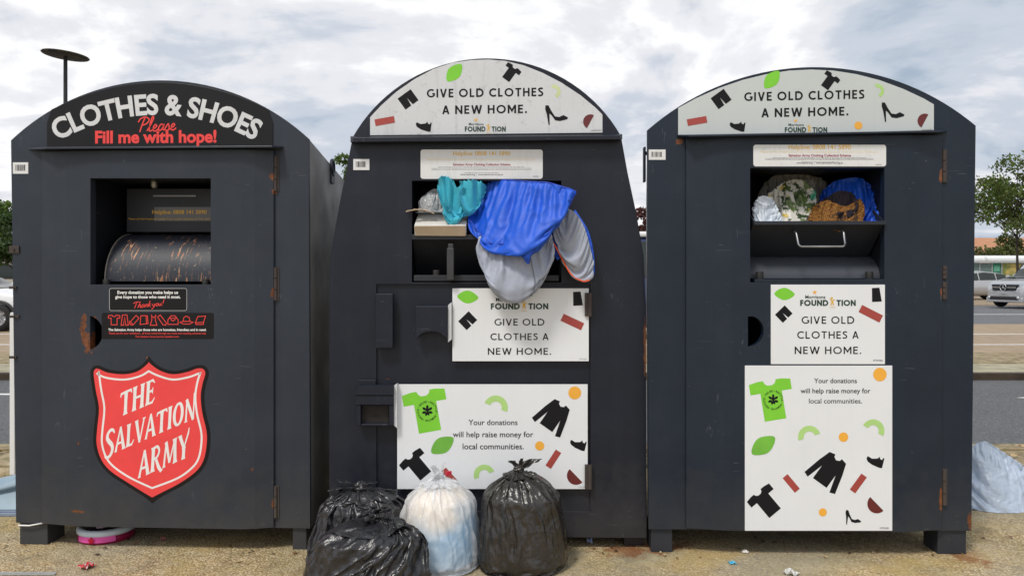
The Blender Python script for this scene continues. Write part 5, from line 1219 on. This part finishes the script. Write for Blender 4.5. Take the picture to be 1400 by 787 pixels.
items.append(('knitted_garment', 'mustard brown patterned knit at the lip of the tilted tray', 'garment', knit(), [[(1105, 303, 3.56), (1140, 306, 3.53), (1178, 304, 3.54)], [(1178, 304, 3.54), (1182, 285, 3.56), (1176, 271, 3.58)], [(1112, 282, 3.60), (1130, 274, 3.57), (1155, 282, 3.56), (1176, 271, 3.58)], [(1105, 303, 3.56), (1107, 292, 3.58), (1112, 282, 3.60)]], .035, 2.4, 76))
for nm, lb, ct, mt, rows, th, pr, sd_ in items:
    P, Fc, K = cushion(px_poly(rows), 52, 46, 1.42, pr * .28, 44, sd_, thick=th, hold='all', noise_amp=.007)
    P = crumple(P, Fc, .011, 10, sd_, (1, 1, .8)); tag(soft(nm, P, Fc, mt), lb, ct)
# bits fallen on the drum below the tray
q = wp(1095, 353.5, 3.70); mb = MB(); V = [(x + .006 * sin(i * 2.2), y, z + .004 * cos(i * 1.9)) for i, (x, y, z) in enumerate([(-.045 + .09 * t, .03 * sin(t * 5), .012 * sin(t * pi)) for t in np.linspace(0, 1, 12)])]
mb.tube(V, [.004 + .006 * sin(pi * t) for t in np.linspace(.05, .95, 12)], 8); tag(mk('red_strap', mb, simple('red_strap', (.50, .035, .015), .6), loc=q), 'thin red strap lying under the tilted tray', 'strap')
q = wp(1107, 356, 3.68); P, Fc, K = cushion([[q + Vector(p) for p in r] for r in ([(-.05, 0, -.012), (0, -.02, -.018), (.06, 0, -.008)], [(.06, 0, -.008), (.065, 0, 0), (.06, .02, .012)], [(-.05, .02, .01), (0, .02, .015), (.06, .02, .012)], [(-.05, 0, -.012), (-.055, .01, 0), (-.05, .02, .01)])], 24, 16, 1.15, 1.5, 20, 78, thick=.012, hold='all')
tag(soft('dark_glove', P, Fc, fabric('dark_wool', (.014, .014, .018), .9)), 'dark crumpled glove lying on the drum beneath the tilted tray', 'glove')

# ---------------------------------------------------------------- litter on the ground
r = tag(empty('toy_case', wp(146, 733, 3.77)), 'round pink and white plastic toy case under the shield bank', 'toy case'); r.location.z = 0
PNK = simple('pink_plastic', (.78, .10, .42), .3, var=.05); CRM = simple('crimson_plastic', (.30, .008, .06), .3); LIL = simple('lilac_plastic', (.58, .66, .74), .3, var=.05)
mk('base', MB().lathe([(0, 0), (.118, 0), (.124, .006), (.124, .030), (.118, .034), (0, .034)], n=48), CRM, r)
mk('lid', MB().lathe([(0, .034), (.122, .034), (.128, .04), (.128, .056), (.120, .064), (.108, .064), (.104, .058), (0, .058)], n=48), LIL, r)
g = np.random.default_rng(2); mb = MB()
mb.lathe([(0, .0585), (.098, .0585), (.098, .061), (0, .0615)], n=36)
mk('dark_window', mb, simple('dark_glossy_plastic', (.02, .015, .03), .12), r)
mb = MB()
for k in range(5): 
    a = .4 + k * 1.25; mb.tube([(.05 * cos(a), .05 * sin(a), .063), (.075 * cos(a + .5), .075 * sin(a + .5), .066), (.05 * cos(a + 1), .05 * sin(a + 1), .063)], .004, 6)
mk('window_swirl', mb, simple('pale_pink_plastic', (.6, .4, .5), .2), r)
V = []; n = 20
for rr, z in ((.1265, .012), (.1285, .012), (.1285, .038), (.1265, .038)): V += [(rr * cos(R(-128 + 82 * i / n)), rr * sin(R(-128 + 82 * i / n)), z) for i in range(n + 1)]
mb = MB(); m = n + 1; mb.add(V, [(a * m + i, a * m + i + 1, ((a + 1) % 4) * m + i + 1, ((a + 1) % 4) * m + i) for a in range(4) for i in range(n)] + [(0, m, 2 * m, 3 * m), (n, m + n, 2 * m + n, 3 * m + n)])
mk('band', mb, PNK, r)
st = [(.018 * (1 if k % 2 == 0 else .5) * sin(2 * pi * k / 10), .018 * (1 if k % 2 == 0 else .5) * cos(2 * pi * k / 10)) for k in range(10)]
c0 = Vector((.1295 * cos(R(-92)), .1295 * sin(R(-92)), .024)); mk('star_clasp', MB().prism([(c0.x + x, c0.y - .006, c0.z + y) for x, y in st], [(c0.x + x, c0.y + .001, c0.z + y) for x, y in st]), simple('red_clasp', (.42, .0, .03), .3), r, bevel=.0015)
def scrap(px, py, w_, col, label, seed, h=.015, name='litter_scrap', cat='litter', stretch=1.0):
    Z = F * CAMH / (py - HZ); q = wp(px, py, Z); q.z = .002
    g = np.random.default_rng(seed); n, m = 12, 9; V = []
    for j in range(m):
        for i in range(n):
            x, y = (i / (n - 1) - .5) * w_ * stretch, (j / (m - 1) - .5) * w_ * .8
            V.append((x + .1 * w_ * noise.noise(Vector((i * .5, j * .5, seed))), y + .1 * w_ * noise.noise(Vector((i * .5, j * .5, seed + 9))), max(.0005, h * (.45 + noise.noise(Vector((i * .35, j * .4, seed + 3))) * 1.1))))
    mb = MB(); cols = col if isinstance(col, list) else [col]
    mb.add(V, grid_faces(n, m, False), 0, False)
    if len(cols) > 1: mb.mi = [int(g.random() < .35) for _ in mb.f]
    o = mk(name, mb, cols, loc=q, rz=g.uniform(0, 3)); sd = o.modifiers.new('gauge', 'SOLIDIFY'); sd.thickness = .001
    return tag(o, label, cat)
scrap(119, 776, .055, [simple('red_wrapper', (.55, .03, .04), .35), simple('white_wrapper', (.75, .68, .68), .4)], 'crumpled red and white wrapper on the pebbled ground', 1, .025, 'sweet_wrapper', 'wrapper')
scrap(223, 738, .022, simple('pink_petal', (.45, .14, .12), .6), 'tiny dull pink scrap on the shaded ground under the shield bank', 2, .015)
scrap(1001, 770, .03, simple('blue_scrap', (.08, .42, .62), .5), 'small bright blue plastic scrap on the bare ground', 3, .008)
scrap(1019, 755, .028, simple('white_scrap', (.72, .70, .66), .6), 'small white paper scrap near the blue plastic scrap', 4, .01)
scrap(1082, 785, .055, simple('paper_scrap', (.60, .60, .58), .6), 'crumpled off-white paper scrap at the bottom edge of the view', 5, .02)
scrap(806, 741, .03, simple('blue_white_scrap', (.30, .36, .55), .5), 'crumpled bluish scrap under the middle bank', 6, .02)
q = wp(36, 785.5, 3.29); tag(mk('metal_strip', MB().box(-.13, .12, -.006, .006, .001, .005).box(-.13, .12, .006, .009, .001, .010), simple('dull_aluminium', (.45, .46, .46), .4, .7), loc=(q.x, q.y, 0), bevel=.001), 'thin dull metal strip lying flat on the ground', 'metal strip')
# pale blue plastic lid lying behind the first bank
r = tag(empty('plastic_lid', wp(-30, 707, 4.10)), 'pale blue ridged plastic lid lying beside the shield bank', 'plastic lid'); r.location.z = 0
PB = simple('pale_blue_plastic', (.22, .31, .38), .4, var=.1)
mk('rim', MB().box(-.26, .26, -.02, .34, .0, .02).box(-.25, .25, -.01, .33, .02, .028), simple('grey_blue_plastic', (.20, .25, .34), .45), r, bevel=.006)
mk('shell', MB().hexa([(-.25, -.012, .028), (.25, -.012, .028), (.25, .32, .028), (-.25, .32, .028)], [(-.25, .10, .085), (.25, .16, .205), (.25, .24, .205), (-.25, .24, .085)]), PB, r, bevel=.012)
mb = MB(); mb.tube([(-.25, .02, .06), (.0, .04, .105), (.25, .08, .16)], .012, 10); mk('ridge', mb, PB, r)
# white post standing behind the first bank
q = wp(15.2, 648, 4.95); tag(mk('white_post', MB().box(.002, .034, -.02, .02, 0, 1.0).box(.004, .032, -.018, .018, 1.0, 1.012), simple('white_pvc', (.74, .75, .76), .4, var=.05), loc=(q.x, q.y, 0), bevel=.004), 'slim white plastic post standing behind the shield bank', 'post')
# ---------------------------------------------------------------- beyond the banks: lamp, trees, cars, shelter, far building
r = tag(empty('street_lamp', (0, 0, 0)), 'tall black street lamp with a flat disc head behind the shield bank', 'street lamp')
q = wp(89.5, 375, 20); r.location = (q.x, q.y, -.05); top = wp(89, 76, 20).z + .05
IRON = simple('black_iron', (.012, .012, .014), .5)
mk('pole', MB().tube([(0, 0, 0), (0, 0, .9), (0, 0, .95), (0, 0, top)], [.085, .08, .052, .046], 14), IRON, r)
k = NT('mossy_lamp_top'); k.set('Base Color', k.ramp(k.noise(5, 6, .65), [(.45, (.014, .013, .012)), (.62, (.07, .055, .02))])); k.set('Roughness', .8)
hd = mk('disc_head', MB().lathe([(0, -.03), (.30, -.028), (.525, -.02), (.55, .0), (.53, .022), (.35, .05), (0, .065)], n=40), k.m, r, loc=(0, 0, top)); hd.rotation_euler = (R(0), R(5), 0)

def leafmat(name, col, t=.35):
    k = NT(name); gq = k.n.new('ShaderNodeObjectInfo')
    c = k.ramp(k.noise(1.1, 4, .6), [(.32, tuple(x * .55 for x in col)), (.5, col), (.7, tuple(min(1, x * 1.7) for x in col))])
    k.set('Base Color', c); k.set('Roughness', .6)
    tr = k.n.new('ShaderNodeBsdfTranslucent'); k.l.new(c, tr.inputs[0]); m = k.n.new('ShaderNodeMixShader'); m.inputs[0].default_value = t
    k.l.new(k.p.outputs[0], m.inputs[1]); k.l.new(tr.outputs[0], m.inputs[2]); k.l.new(m.outputs[0], k.n['Material Output'].inputs[0]); return k.m
BARK = simple('bark', (.045, .036, .028), .9, var=.3, bump=.5)
GL = [leafmat('leaf_fresh', (.11, .18, .03), .45), leafmat('leaf_dark', (.045, .085, .02)), leafmat('leaf_olive', (.085, .105, .025)), leafmat('leaf_copper', (.10, .04, .035))]
def tree(label, base, height, cr, trunk_h, mats, seed, nclump=26, per=240, leaf=.13, flat=.75, trunk_r=.10, group=None, sparse=.0):
    g = np.random.default_rng(seed); r = tag(empty('tree', base), label, 'tree', group)
    mb = MB(); mb.tube([(0, 0, 0), (.03, .02, trunk_h * .5), (-.02, 0, trunk_h), (.0, .0, height * .9)], [trunk_r, trunk_r * .8, trunk_r * .65, trunk_r * .15], 9)
    cl = []
    zc = (trunk_h + height) / 2 + (.06 * height); hz = (height - trunk_h) / 2
    for i in range(nclump):
        d = g.standard_normal(3); d /= np.linalg.norm(d); rad = g.uniform(.35, .92)
        c = np.array([d[0] * cr * rad, d[1] * cr * rad, zc + d[2] * hz * rad * .9]); cl.append(c)
        z0 = max(trunk_h * .75, c[2] - np.hypot(c[0], c[1]) * .9)
        p0 = np.array([0, 0, min(z0, height * .85)]); mb.tube([p0, (p0 + c) / 2 + np.array([0, 0, .08 * cr]), c], [trunk_r * .35, trunk_r * .2, trunk_r * .06], 5)
    mk('trunk', mb, BARK, r)
    mb = MB(); V = []; Fc = []
    for c in cl:
        rr = cr * g.uniform(.22, .42); n = int(per * g.uniform(.6, 1.3))
        d = g.standard_normal((n, 3)); d /= np.linalg.norm(d, axis=1)[:, None]; pos = c + d * (rr * g.uniform(.15, 1.0, n) ** .6)[:, None] * np.array([1.15, 1.15, flat])
        for p in pos:
            s = leaf * g.uniform(.6, 1.3); a = Vector(g.standard_normal(3)).normalized(); b = a.orthogonal().normalized(); e = a.cross(b)
            rot = g.uniform(0, 6.28); u_ = (b * cos(rot) + e * sin(rot)) * s; v_ = (e * cos(rot) - b * sin(rot)) * s * .55
            pv = Vector(p); o = len(V); V += [pv - u_, pv + v_, pv + u_, pv - v_]; Fc.append((o, o + 1, o + 2, o + 3))
    mb.v = [tuple(v) for v in V]; mb.f = [list(f) for f in Fc]; mb.mi = [int(x) for x in g.integers(0, len(mats), len(Fc))]; mb.sm = [False] * len(Fc)
    me_o = mk('crown', mb, mats, r); return r
def at(px, Z, z=-.03): q = wp(px, 375, Z); return (q.x, q.y, z)
tree('slender green tree with a thin straight trunk, standing in front of the white roofed shelter', at(1391, 44), 7.7, 2.5, 2.6, [GL[0], GL[2]], 3, 32, 210, .105, .6, .09)
tree('olive bushy tree low behind the shelter roof, beneath the slender tree', at(1378, 66), 4.3, 2.6, 1.2, [GL[2]], 5, 18, 200, .16, .8, .12)
tree('dark bushy tree behind the white hatchback', at(-14, 46), 5.8, 2.0, 1.2, [GL[1], GL[0]], 7, 26, 260, .15, .9, .14)
tree('dark green low tree at the edge of the bays, partly hidden by the shield bank', at(22, 40), 4.6, 1.5, .9, [GL[1]], 8, 18, 240, .13, .9, .12)
tree('young bright green tree peeping out between the shield bank and the middle bank', at(474, 44), 8.3, 1.5, 3.2, [GL[0]], 9, 26, 170, .12, .8, .08)
tree('copper leaved tree seen in the slit between the middle bank and the end bank', at(884, 40), 4.5, 1.0, 1.8, [GL[3]], 10, 18, 200, .12, .9, .09)
for i, (px, Z, h) in enumerate(((-60, 70, 6.0), (120, 75, 5.5), (260, 78, 6.2), (1480, 64, 7.0), (1600, 70, 6.4))):
    tree(['tall dark tree at the far end of the car park, left of the street lamp', 'round dark tree directly behind the street lamp and the shield bank', 'dark tree far behind the shield bank', 'broad green tree past the end of the shelter', 'farthest tree past the end of the shelter'][i], at(px, Z), h, 2.4, 1.2, [GL[1], GL[2]], 20 + i, 18, 160, .2, .9, .14, 'trees at the far side of the car park')

GLASS = simple('car_window', (.012, .02, .02), .06, var=.1); TYRE = simple('tyre', (.012, .012, .012), .8); ALLOY = simple('alloy_wheel', (.35, .36, .37), .3, .8)
LENS = simple('headlamp_lens', (.55, .58, .60), .12, .3); CHROME = simple('chrome', (.6, .6, .6), .12, 1.0); TRIM = simple('black_trim', (.015, .015, .016), .45); TAIL = simple('tail_lamp', (.35, .01, .01), .2)
def carpaint(name, col, metal=.6): 
    m = simple(name, col, .28, metal, var=.03); m.node_tree.nodes['Principled BSDF'].inputs['Coat Weight'].default_value = .6; return m
def car(label, cat, loc, rz, L, W, prof, belt, cab, mat, name='parked_car', wheels=(.17, .80), wr=.31, lift=.18, tumble=.74, group='cars parked beyond the banks'):
    """prof: (fraction along from nose, top height); belt: shoulder heights the same way; cab: front and back fractions of the glass"""
    r = tag(empty(name, loc, rz), label, cat, group); px = [p[0] for p in prof]; pz = [p[1] for p in prof]; bx = [p[0] for p in belt]; bz = [p[1] for p in belt]
    ns = 46; ts = np.linspace(0, 1, ns); rows = []
    def sec(t, inset=0.0):
        zt = float(np.interp(t, px, pz)); zb = min(float(np.interp(t, bx, bz)), zt - .02); wf = W / 2 * (1 - .16 * abs(2 * t - 1) ** 5)
        tw = wf * (tumble if zt - zb > .12 else .86); x = L * (t - .5)
        return [(x, -wf * .82, lift), (x, -wf * .97, lift + .10), (x, -wf, (lift + zb) / 2 + .05), (x, -wf * .965, zb), (x, -tw - .5 * (wf * .93 - tw), zb + (zt - zb) * .52), (x, -tw, zt - .05 if zt - zb > .12 else zt - .015), (x, -tw * .6, zt - .006), (x, 0, zt)]
    V = []; m = 15
    for t in ts:
        s = sec(t); V += s + [(a, -b, c) for a, b, c in s[-2::-1]]
    mb = MB(); mb.add(V, [(k * m + i, k * m + i + 1, (k + 1) * m + i + 1, (k + 1) * m + i) for k in range(ns - 1) for i in range(m - 1)], 0, True)
    mb.add(V[:m], [tuple(range(m))], 0); mb.add(V[-m:], [tuple(range(m))[::-1]], 0)
    mb.add([(V[k * m + i]) for k in range(ns) for i in (0, m - 1)], [(2 * k, 2 * k + 1, 2 * k + 3, 2 * k + 2) for k in range(ns - 1)], 0)
    b = mk('body', mb, mat, r, merge=True); sd = b.modifiers.new('smooth', 'SUBSURF'); sd.levels = sd.render_levels = 1
    # side windows
    for sy in (-1, 1):
        n = 12; a0, a1 = cab; cuts = [a0 + .055, a0 + (a1 - a0) * .36, a0 + (a1 - a0) * .68, a1 - .06]
        for c0, c1 in zip(cuts[:-1], cuts[1:]):
            V = []
            for t in np.linspace(c0 + .006, c1 - .006, n):
                s = sec(t); lo, mid, hi = Vector(s[3]), Vector(s[4]), Vector(s[5])
                for p in (lo + (mid - lo) * .14, mid, mid + (hi - mid) * .80): V.append((p.x, (p.y - .012) * (-sy) * -1 if sy == 1 else -(p.y - .012), p.z))
            mb = MB(); mb.add(V, grid_faces(3, n, False), 0, True); mk('side_window', mb, GLASS, r)
    for nm, t0, t1 in (('windscreen', cab[0] - .055, cab[0] + .075), ('rear_window', cab[1] - .06, cab[1] + .05)):
        V = []; n = 8
        for t in np.linspace(t0, t1, n):
            s = sec(t); e = s[5]
            for f in (-1, -.6, 0, .6, 1): 
                zc = e[2] + (s[7][2] - e[2]) * (1 - f * f); V.append((e[0] + (-.010 if nm == 'windscreen' else .010), e[1] * f * .93, zc + .014))
        mb = MB(); mb.add(V, grid_faces(5, n, False), 0, True); mk(nm, mb, GLASS, r)
    for t in wheels:
        for sy in (-1, 1):
            x = L * (t - .5); y = sy * (W / 2 - .07)
            w_ = mk('wheel', MB().lathe([(wr * .62, -.10), (wr * .93, -.10), (wr, -.06), (wr, .06), (wr * .93, .10), (wr * .62, .10)], n=28), TYRE, r, loc=(x, y, wr)); w_.rotation_euler.x = R(90)
            mb = MB().lathe([(0, .06), (wr * .15, .075), (wr * .18, .06), (wr * .60, .05), (wr * .64, .09), (wr * .64, -.09)], n=28)
            for k in range(5):
                a = 2 * pi * k / 5; c, s_ = cos(a), sin(a); mb.hexa([(c * .05 - s_ * .025, s_ * .05 + c * .025, .06), (c * wr * .6 - s_ * .02, s_ * wr * .6 + c * .02, .07), (c * wr * .6 + s_ * .02, s_ * wr * .6 - c * .02, .07), (c * .05 + s_ * .025, s_ * .05 - c * .025, .06)],
                                                      [(c * .05 - s_ * .025, s_ * .05 + c * .025, .085), (c * wr * .6 - s_ * .02, s_ * wr * .6 + c * .02, .09), (c * wr * .6 + s_ * .02, s_ * wr * .6 - c * .02, .09), (c * .05 + s_ * .025, s_ * .05 - c * .025, .085)])
            if sy == 1: mb.v = [(a, b, -c) for a, b, c in mb.v]
            mk('rim', mb, ALLOY, w_)
            ar = MB(); P = [(x + (wr + .05) * cos(a), sy * (W / 2 - .012), wr + (wr + .05) * sin(a)) for a in np.linspace(-.25, pi + .25, 18)]; ar.tube(P, .035, 8); mk('wheel_arch', ar, TRIM, r)
    nose = sec(.015); zb = nose[3][2]; hw = W / 2 * .8
    mk('front_bumper', MB().box(-L / 2 - .035, -L / 2 + .10, -hw, hw, lift + .02, lift + .20), mat, r, bevel=.03)
    mk('rear_bumper', MB().box(L / 2 - .10, L / 2 + .04, -hw, hw, lift + .02, lift + .22), TRIM, r, bevel=.03)
    for sy in (-1, 1):
        mk('headlight', MB().hexa([(-L / 2 - .02, sy * hw * .55, zb - .16), (-L / 2 - .02, sy * hw * .55, zb - .02), (-L / 2 + .12, sy * hw * 1.06, zb + .02), (-L / 2 + .12, sy * hw * 1.06, zb - .14)], [(-L / 2 + .2, sy * hw * .5, zb - .16), (-L / 2 + .2, sy * hw * .5, zb - .02), (-L / 2 + .25, sy * hw * .98, zb), (-L / 2 + .25, sy * hw * .98, zb - .12)]), LENS, r, bevel=.015)
        tz = sec(.985)[3][2]
        mk('tail_light', MB().box(L / 2 - .14, L / 2 + .012, sy * hw * .86 - .10, sy * hw * .86 + .12, tz - .18, tz - .02), TAIL, r, bevel=.015)
        q = sec(cab[0] + .05)[3]; mk('mirror', MB().box(q[0] - .06, q[0] + .06, sy * (W / 2 + .02) - .02, sy * (W / 2 + .16) if sy > 0 else sy * (W / 2 + .02) + .02, q[2] + .02, q[2] + .16) if sy > 0 else MB().box(q[0] - .06, q[0] + .06, -(W / 2 + .16), -(W / 2), q[2] + .02, q[2] + .16), TRIM if 'van' in label else mat, r, bevel=.03)
    return r
SIL, SIL2, WHT, BLU = carpaint('silver_car_paint', (.50, .51, .52)), carpaint('pale_silver_paint', (.50, .51, .53), .6), carpaint('white_car_paint', (.76, .77, .78), 0), carpaint('dark_blue_paint', (.02, .035, .10), .2)
hatch = [(0, .62), (.02, .74), (.10, .86), (.25, .97), (.30, 1.03), (.44, 1.40), (.58, 1.47), (.78, 1.38), (.93, 1.12), (.98, 1.02), (1, .80)]; hb = [(0, .60), (.1, .80), (.3, .93), (.7, .98), (1, 1.0)]
cr = car('silver hatchback seen side on with a small green door badge, in front of the shelter', 'car', at(1324, 40.5), pi + pi, 4.5, 1.76, hatch, hb, (.30, .90), SIL)
mk('door_badge', MB().lathe([(0, -.004), (.17, -.004), (.17, .0), (0, .0)], n=24), simple('green_badge', (.05, .35, .18), .4), cr, loc=(.75, -.89, .66)).rotation_euler.x = R(90)
mpv = [(0, .72), (.015, .90), (.05, 1.02), (.17, 1.12), (.23, 1.18), (.36, 1.78), (.42, 1.88), (.60, 1.91), (.94, 1.86), (.99, 1.55), (1, 1.0)]; mb_ = [(0, .70), (.05, .98), (.2, 1.08), (.6, 1.12), (1, 1.14)]
# silver people carrier, nose towards the banks
th = R(17); nose = Vector(wp(1373, 375, 30.2)); c0 = nose + Vector((cos(th), sin(th), 0)) * 2.5
vn = car('pale silver people carrier facing the banks, with a star emblem on its black grille', 'car', (c0.x, c0.y, -.03), th, 5.0, 1.93, mpv, mb_, (.23, .97), SIL2, wr=.34, lift=.2)
gx = -2.5 - .03
gr = mk('grille', MB().hexa([(gx, -.50, .66), (gx, .50, .66), (gx + .02, .56, .90), (gx + .02, -.56, .90)], [(gx + .2, -.5, .66), (gx + .2, .5, .66), (gx + .2, .56, .90), (gx + .2, -.56, .90)]), simple('grille_black', (.006, .007, .012), .35), vn, bevel=.03)
mb = MB().tube([(gx - .03, .13 * cos(a), .785 + .13 * sin(a)) for a in np.linspace(0, 2 * pi, 25)], .016, 8)
for k in range(3):
    a = pi / 2 + 2 * pi * k / 3; mb.tube([(gx - .03, 0, .785), (gx - .03, .12 * cos(a), .785 + .12 * sin(a))], [.022, .006], 6)
mk('emblem', mb, CHROME, gr)
for s in (-1, 1): mk('chrome_bar', MB().box(gx - .015, gx + .01, s * .34 - .17, s * .34 + .17, .77, .80), CHROME, gr, bevel=.004)
mk('lower_intake', MB().box(gx - .012, gx + .1, -.62, .62, .30, .44), TRIM, vn, bevel=.02)
for s in (-1, 1): mk('fog_light', MB().lathe([(0, -.02), (.05, -.02), (.06, 0), (0, .0)], n=16), LENS, vn, loc=(gx - .02, s * .62, .40)).rotation_euler.y = R(90)
car('white hatchback with green tinted glass, parked in the bays beside the shield bank', 'car', at(-50, 18.6), pi, 4.2, 1.75, hatch, hb, (.30, .90), WHT)
van = [(0, .75), (.02, .95), (.10, 1.08), (.18, 1.16), (.30, 1.90), (.36, 2.05), (.60, 2.08), (.98, 2.04), (1, 1.2)]; vb = [(0, .72), (.1, 1.02), (.2, 1.14), (1, 1.22)]
v2 = car('dark blue van with a white roof, seen in the slit beside the end bank', 'van', at(905, 16.3), 0, 4.9, 1.9, van, vb, (.18, .97), BLU, 'parked_van', wr=.33, lift=.2)
mk('roof_panel', MB().box(-.95, 2.2, -.66, .66, 2.02, 2.13), WHT, v2, bevel=.04)

# white roofed shelter
r = tag(empty('trolley_shelter', at(1385, 58)), 'long low shelter with a white roof and green and mural panels', 'shelter')
s = 58 / F; X = lambda px: (px - 1385) * s
WR = simple('white_roof_sheet', (.74, .76, .77), .5, var=.08)
mb = MB(); mb.hexa([(X(1300), -.6, 2.28), (X(1480), -.6, 2.28), (X(1480), 1.6, 2.5), (X(1300), 1.6, 2.5)], [(X(1300), -.6, 2.44), (X(1480), -.6, 2.44), (X(1480), 1.6, 2.70), (X(1300), 1.6, 2.70)])
for k in range(40): x = X(1300) + k * .24; mb.box(x, x + .03, -.62, -.601, 2.27, 2.45)
mk('roof', mb, WR, r)
mk('fascia', MB().box(X(1300), X(1480), -.66, -.622, 2.12, 2.27), simple('grey_fascia', (.40, .43, .44), .5), r)
for px in (1302, 1334, 1351, 1364, 1392, 1420, 1450, 1478): mk('post', MB().box(X(px) - .04, X(px) + .04, -.5, -.42, 0, 2.28), simple('grey_post', (.28, .30, .31), .5), r)
GP = simple('green_panel', (.012, .15, .085), .4, var=.15); 
k = NT('mural_panel'); k.set('Base Color', k.mix(k.ramp(k.noise(1.6, 4), [(.45, 0.0), (.6, 1.0)]), (.42, .33, .10), (.16, .20, .05))); MUR = k.m
mk('green_panel', MB().box(X(1352), X(1363), -.45, -.41, .9, 2.1), GP, r); mk('panel_sheet', MB().box(X(1353.5), X(1361.5), -.47, -.452, 1.5, 1.9), simple('pale_green_notice', (.10, .32, .22), .4), r)
mk('glass_panel', MB().box(X(1303), X(1350), -.45, -.42, .3, 2.1), simple('shelter_glass', (.10, .16, .15), .12), r)
mk('mural_panel', MB().box(X(1365), X(1391), -.45, -.41, .3, 2.12), MUR, r); mk('mural_panel', MB().box(X(1393), X(1440), -.45, -.41, .3, 2.12), MUR, r)
mk('sign_disc', MB().lathe([(0, -.02), (.22, -.02), (.22, 0), (0, 0)], n=24), simple('white_disc', (.7, .72, .72), .4), r, loc=(X(1339), -.63, 2.36)).rotation_euler.x = R(90)
# terracotta roofed brick building
r = tag(empty('brick_building', at(1420, 92)), 'red brick building with a terracotta roof behind the shelter', 'building')
k = NT('red_brick'); b = k.n.new('ShaderNodeTexBrick'); b.inputs['Scale'].default_value = 1; b.inputs['Brick Width'].default_value = .45; b.inputs['Row Height'].default_value = .15; b.inputs['Mortar Size'].default_value = .02
b.inputs['Color1'].default_value = (.33, .12, .075, 1); b.inputs['Color2'].default_value = (.40, .16, .10, 1); b.inputs['Mortar'].default_value = (.34, .28, .22, 1)
cb = k.n.new('ShaderNodeCombineXYZ'); sp = k.n.new('ShaderNodeSeparateXYZ'); k.l.new(k.tc.outputs['Object'], sp.inputs[0]); k.l.new(sp.outputs[0], cb.inputs[0]); k.l.new(sp.outputs[2], cb.inputs[1]); k.l.new(cb.outputs[0], b.inputs['Vector']); k.set('Base Color', b.outputs[0]); k.set('Roughness', .85)
mk('wall', MB().box(-14, 22, 0, 9, 0, 3.9), k.m, r)
k = NT('terracotta_tiles'); k.set('Base Color', k.ramp(k.noise(1, 3, .6, k.vec((2, 9, 9))), [(.3, (.34, .15, .08)), (.7, (.52, .27, .15))])); k.set('Roughness', .85)
mb = MB(); mb.add([(-14.6, -.6, 3.85), (22.6, -.6, 3.85), (22.6, 4.5, 5.75), (-14.6, 4.5, 5.75), (-14.6, 9.6, 3.85), (22.6, 9.6, 3.85), (-14.6, -.6, 3.7), (22.6, -.6, 3.7)], [(0, 1, 2, 3), (3, 2, 5, 4), (0, 3, 4), (1, 5, 2), (0, 6, 7, 1)])
mk('roof', mb, k.m, r)
for x in range(-12, 21, 4):
    f = mk('window', MB().box(x, x + 1.3, -.06, -.005, 1.4, 2.8), simple('white_frame', (.7, .7, .7), .5), r); mk('pane', MB().box(x + .08, x + 1.22, -.08, -.062, 1.48, 2.72), GLASS, f)
# low far building and hedge line closing the horizon
r = tag(empty('store_building', at(420, 125)), 'long low pale store building on the far side of the car park', 'building')
mk('wall', MB().box(-60, 28, 0, 20, 0, 4.2), simple('pale_cladding', (.42, .40, .36), .7), r); mk('roof', MB().box(-61, 29, -1, 21, 4.2, 4.5), simple('grey_roof_edge', (.22, .23, .24), .6), r)
for x in range(-56, 26, 6):
    f = mk('window', MB().box(x, x + 4, -.08, -.01, .6, 2.8), TRIM, r); mk('pane', MB().box(x + .15, x + 3.85, -.1, -.082, .75, 2.65), GLASS, f)
k = NT('hedge_leaf'); k.set('Base Color', k.ramp(k.noise(1.2, 6, .65), [(.35, (.02, .035, .012)), (.55, (.05, .075, .02)), (.7, (.09, .11, .03))])); k.set('Roughness', .9)
g = np.random.default_rng(44); mb = MB(); nx, nz = 260, 10; V = []
for j in range(nz):
    for i in range(nx):
        x = -150 + 300 * i / (nx - 1); a = pi * j / (nz - 1); h = 3.0 + 1.3 * noise.noise(Vector((x * .12, 3, 1))) + .7 * noise.noise(Vector((x * .5, 1, 1)))
        V.append((x + g.normal() * .12, 136 - 1.6 * cos(a) + g.normal() * .2, -.1 + h * sin(a) + g.normal() * .12))
mb.add(V, grid_faces(nx, nz, False), 0, False); tag(mk('far_woods', mb, k.m), kind='stuff')
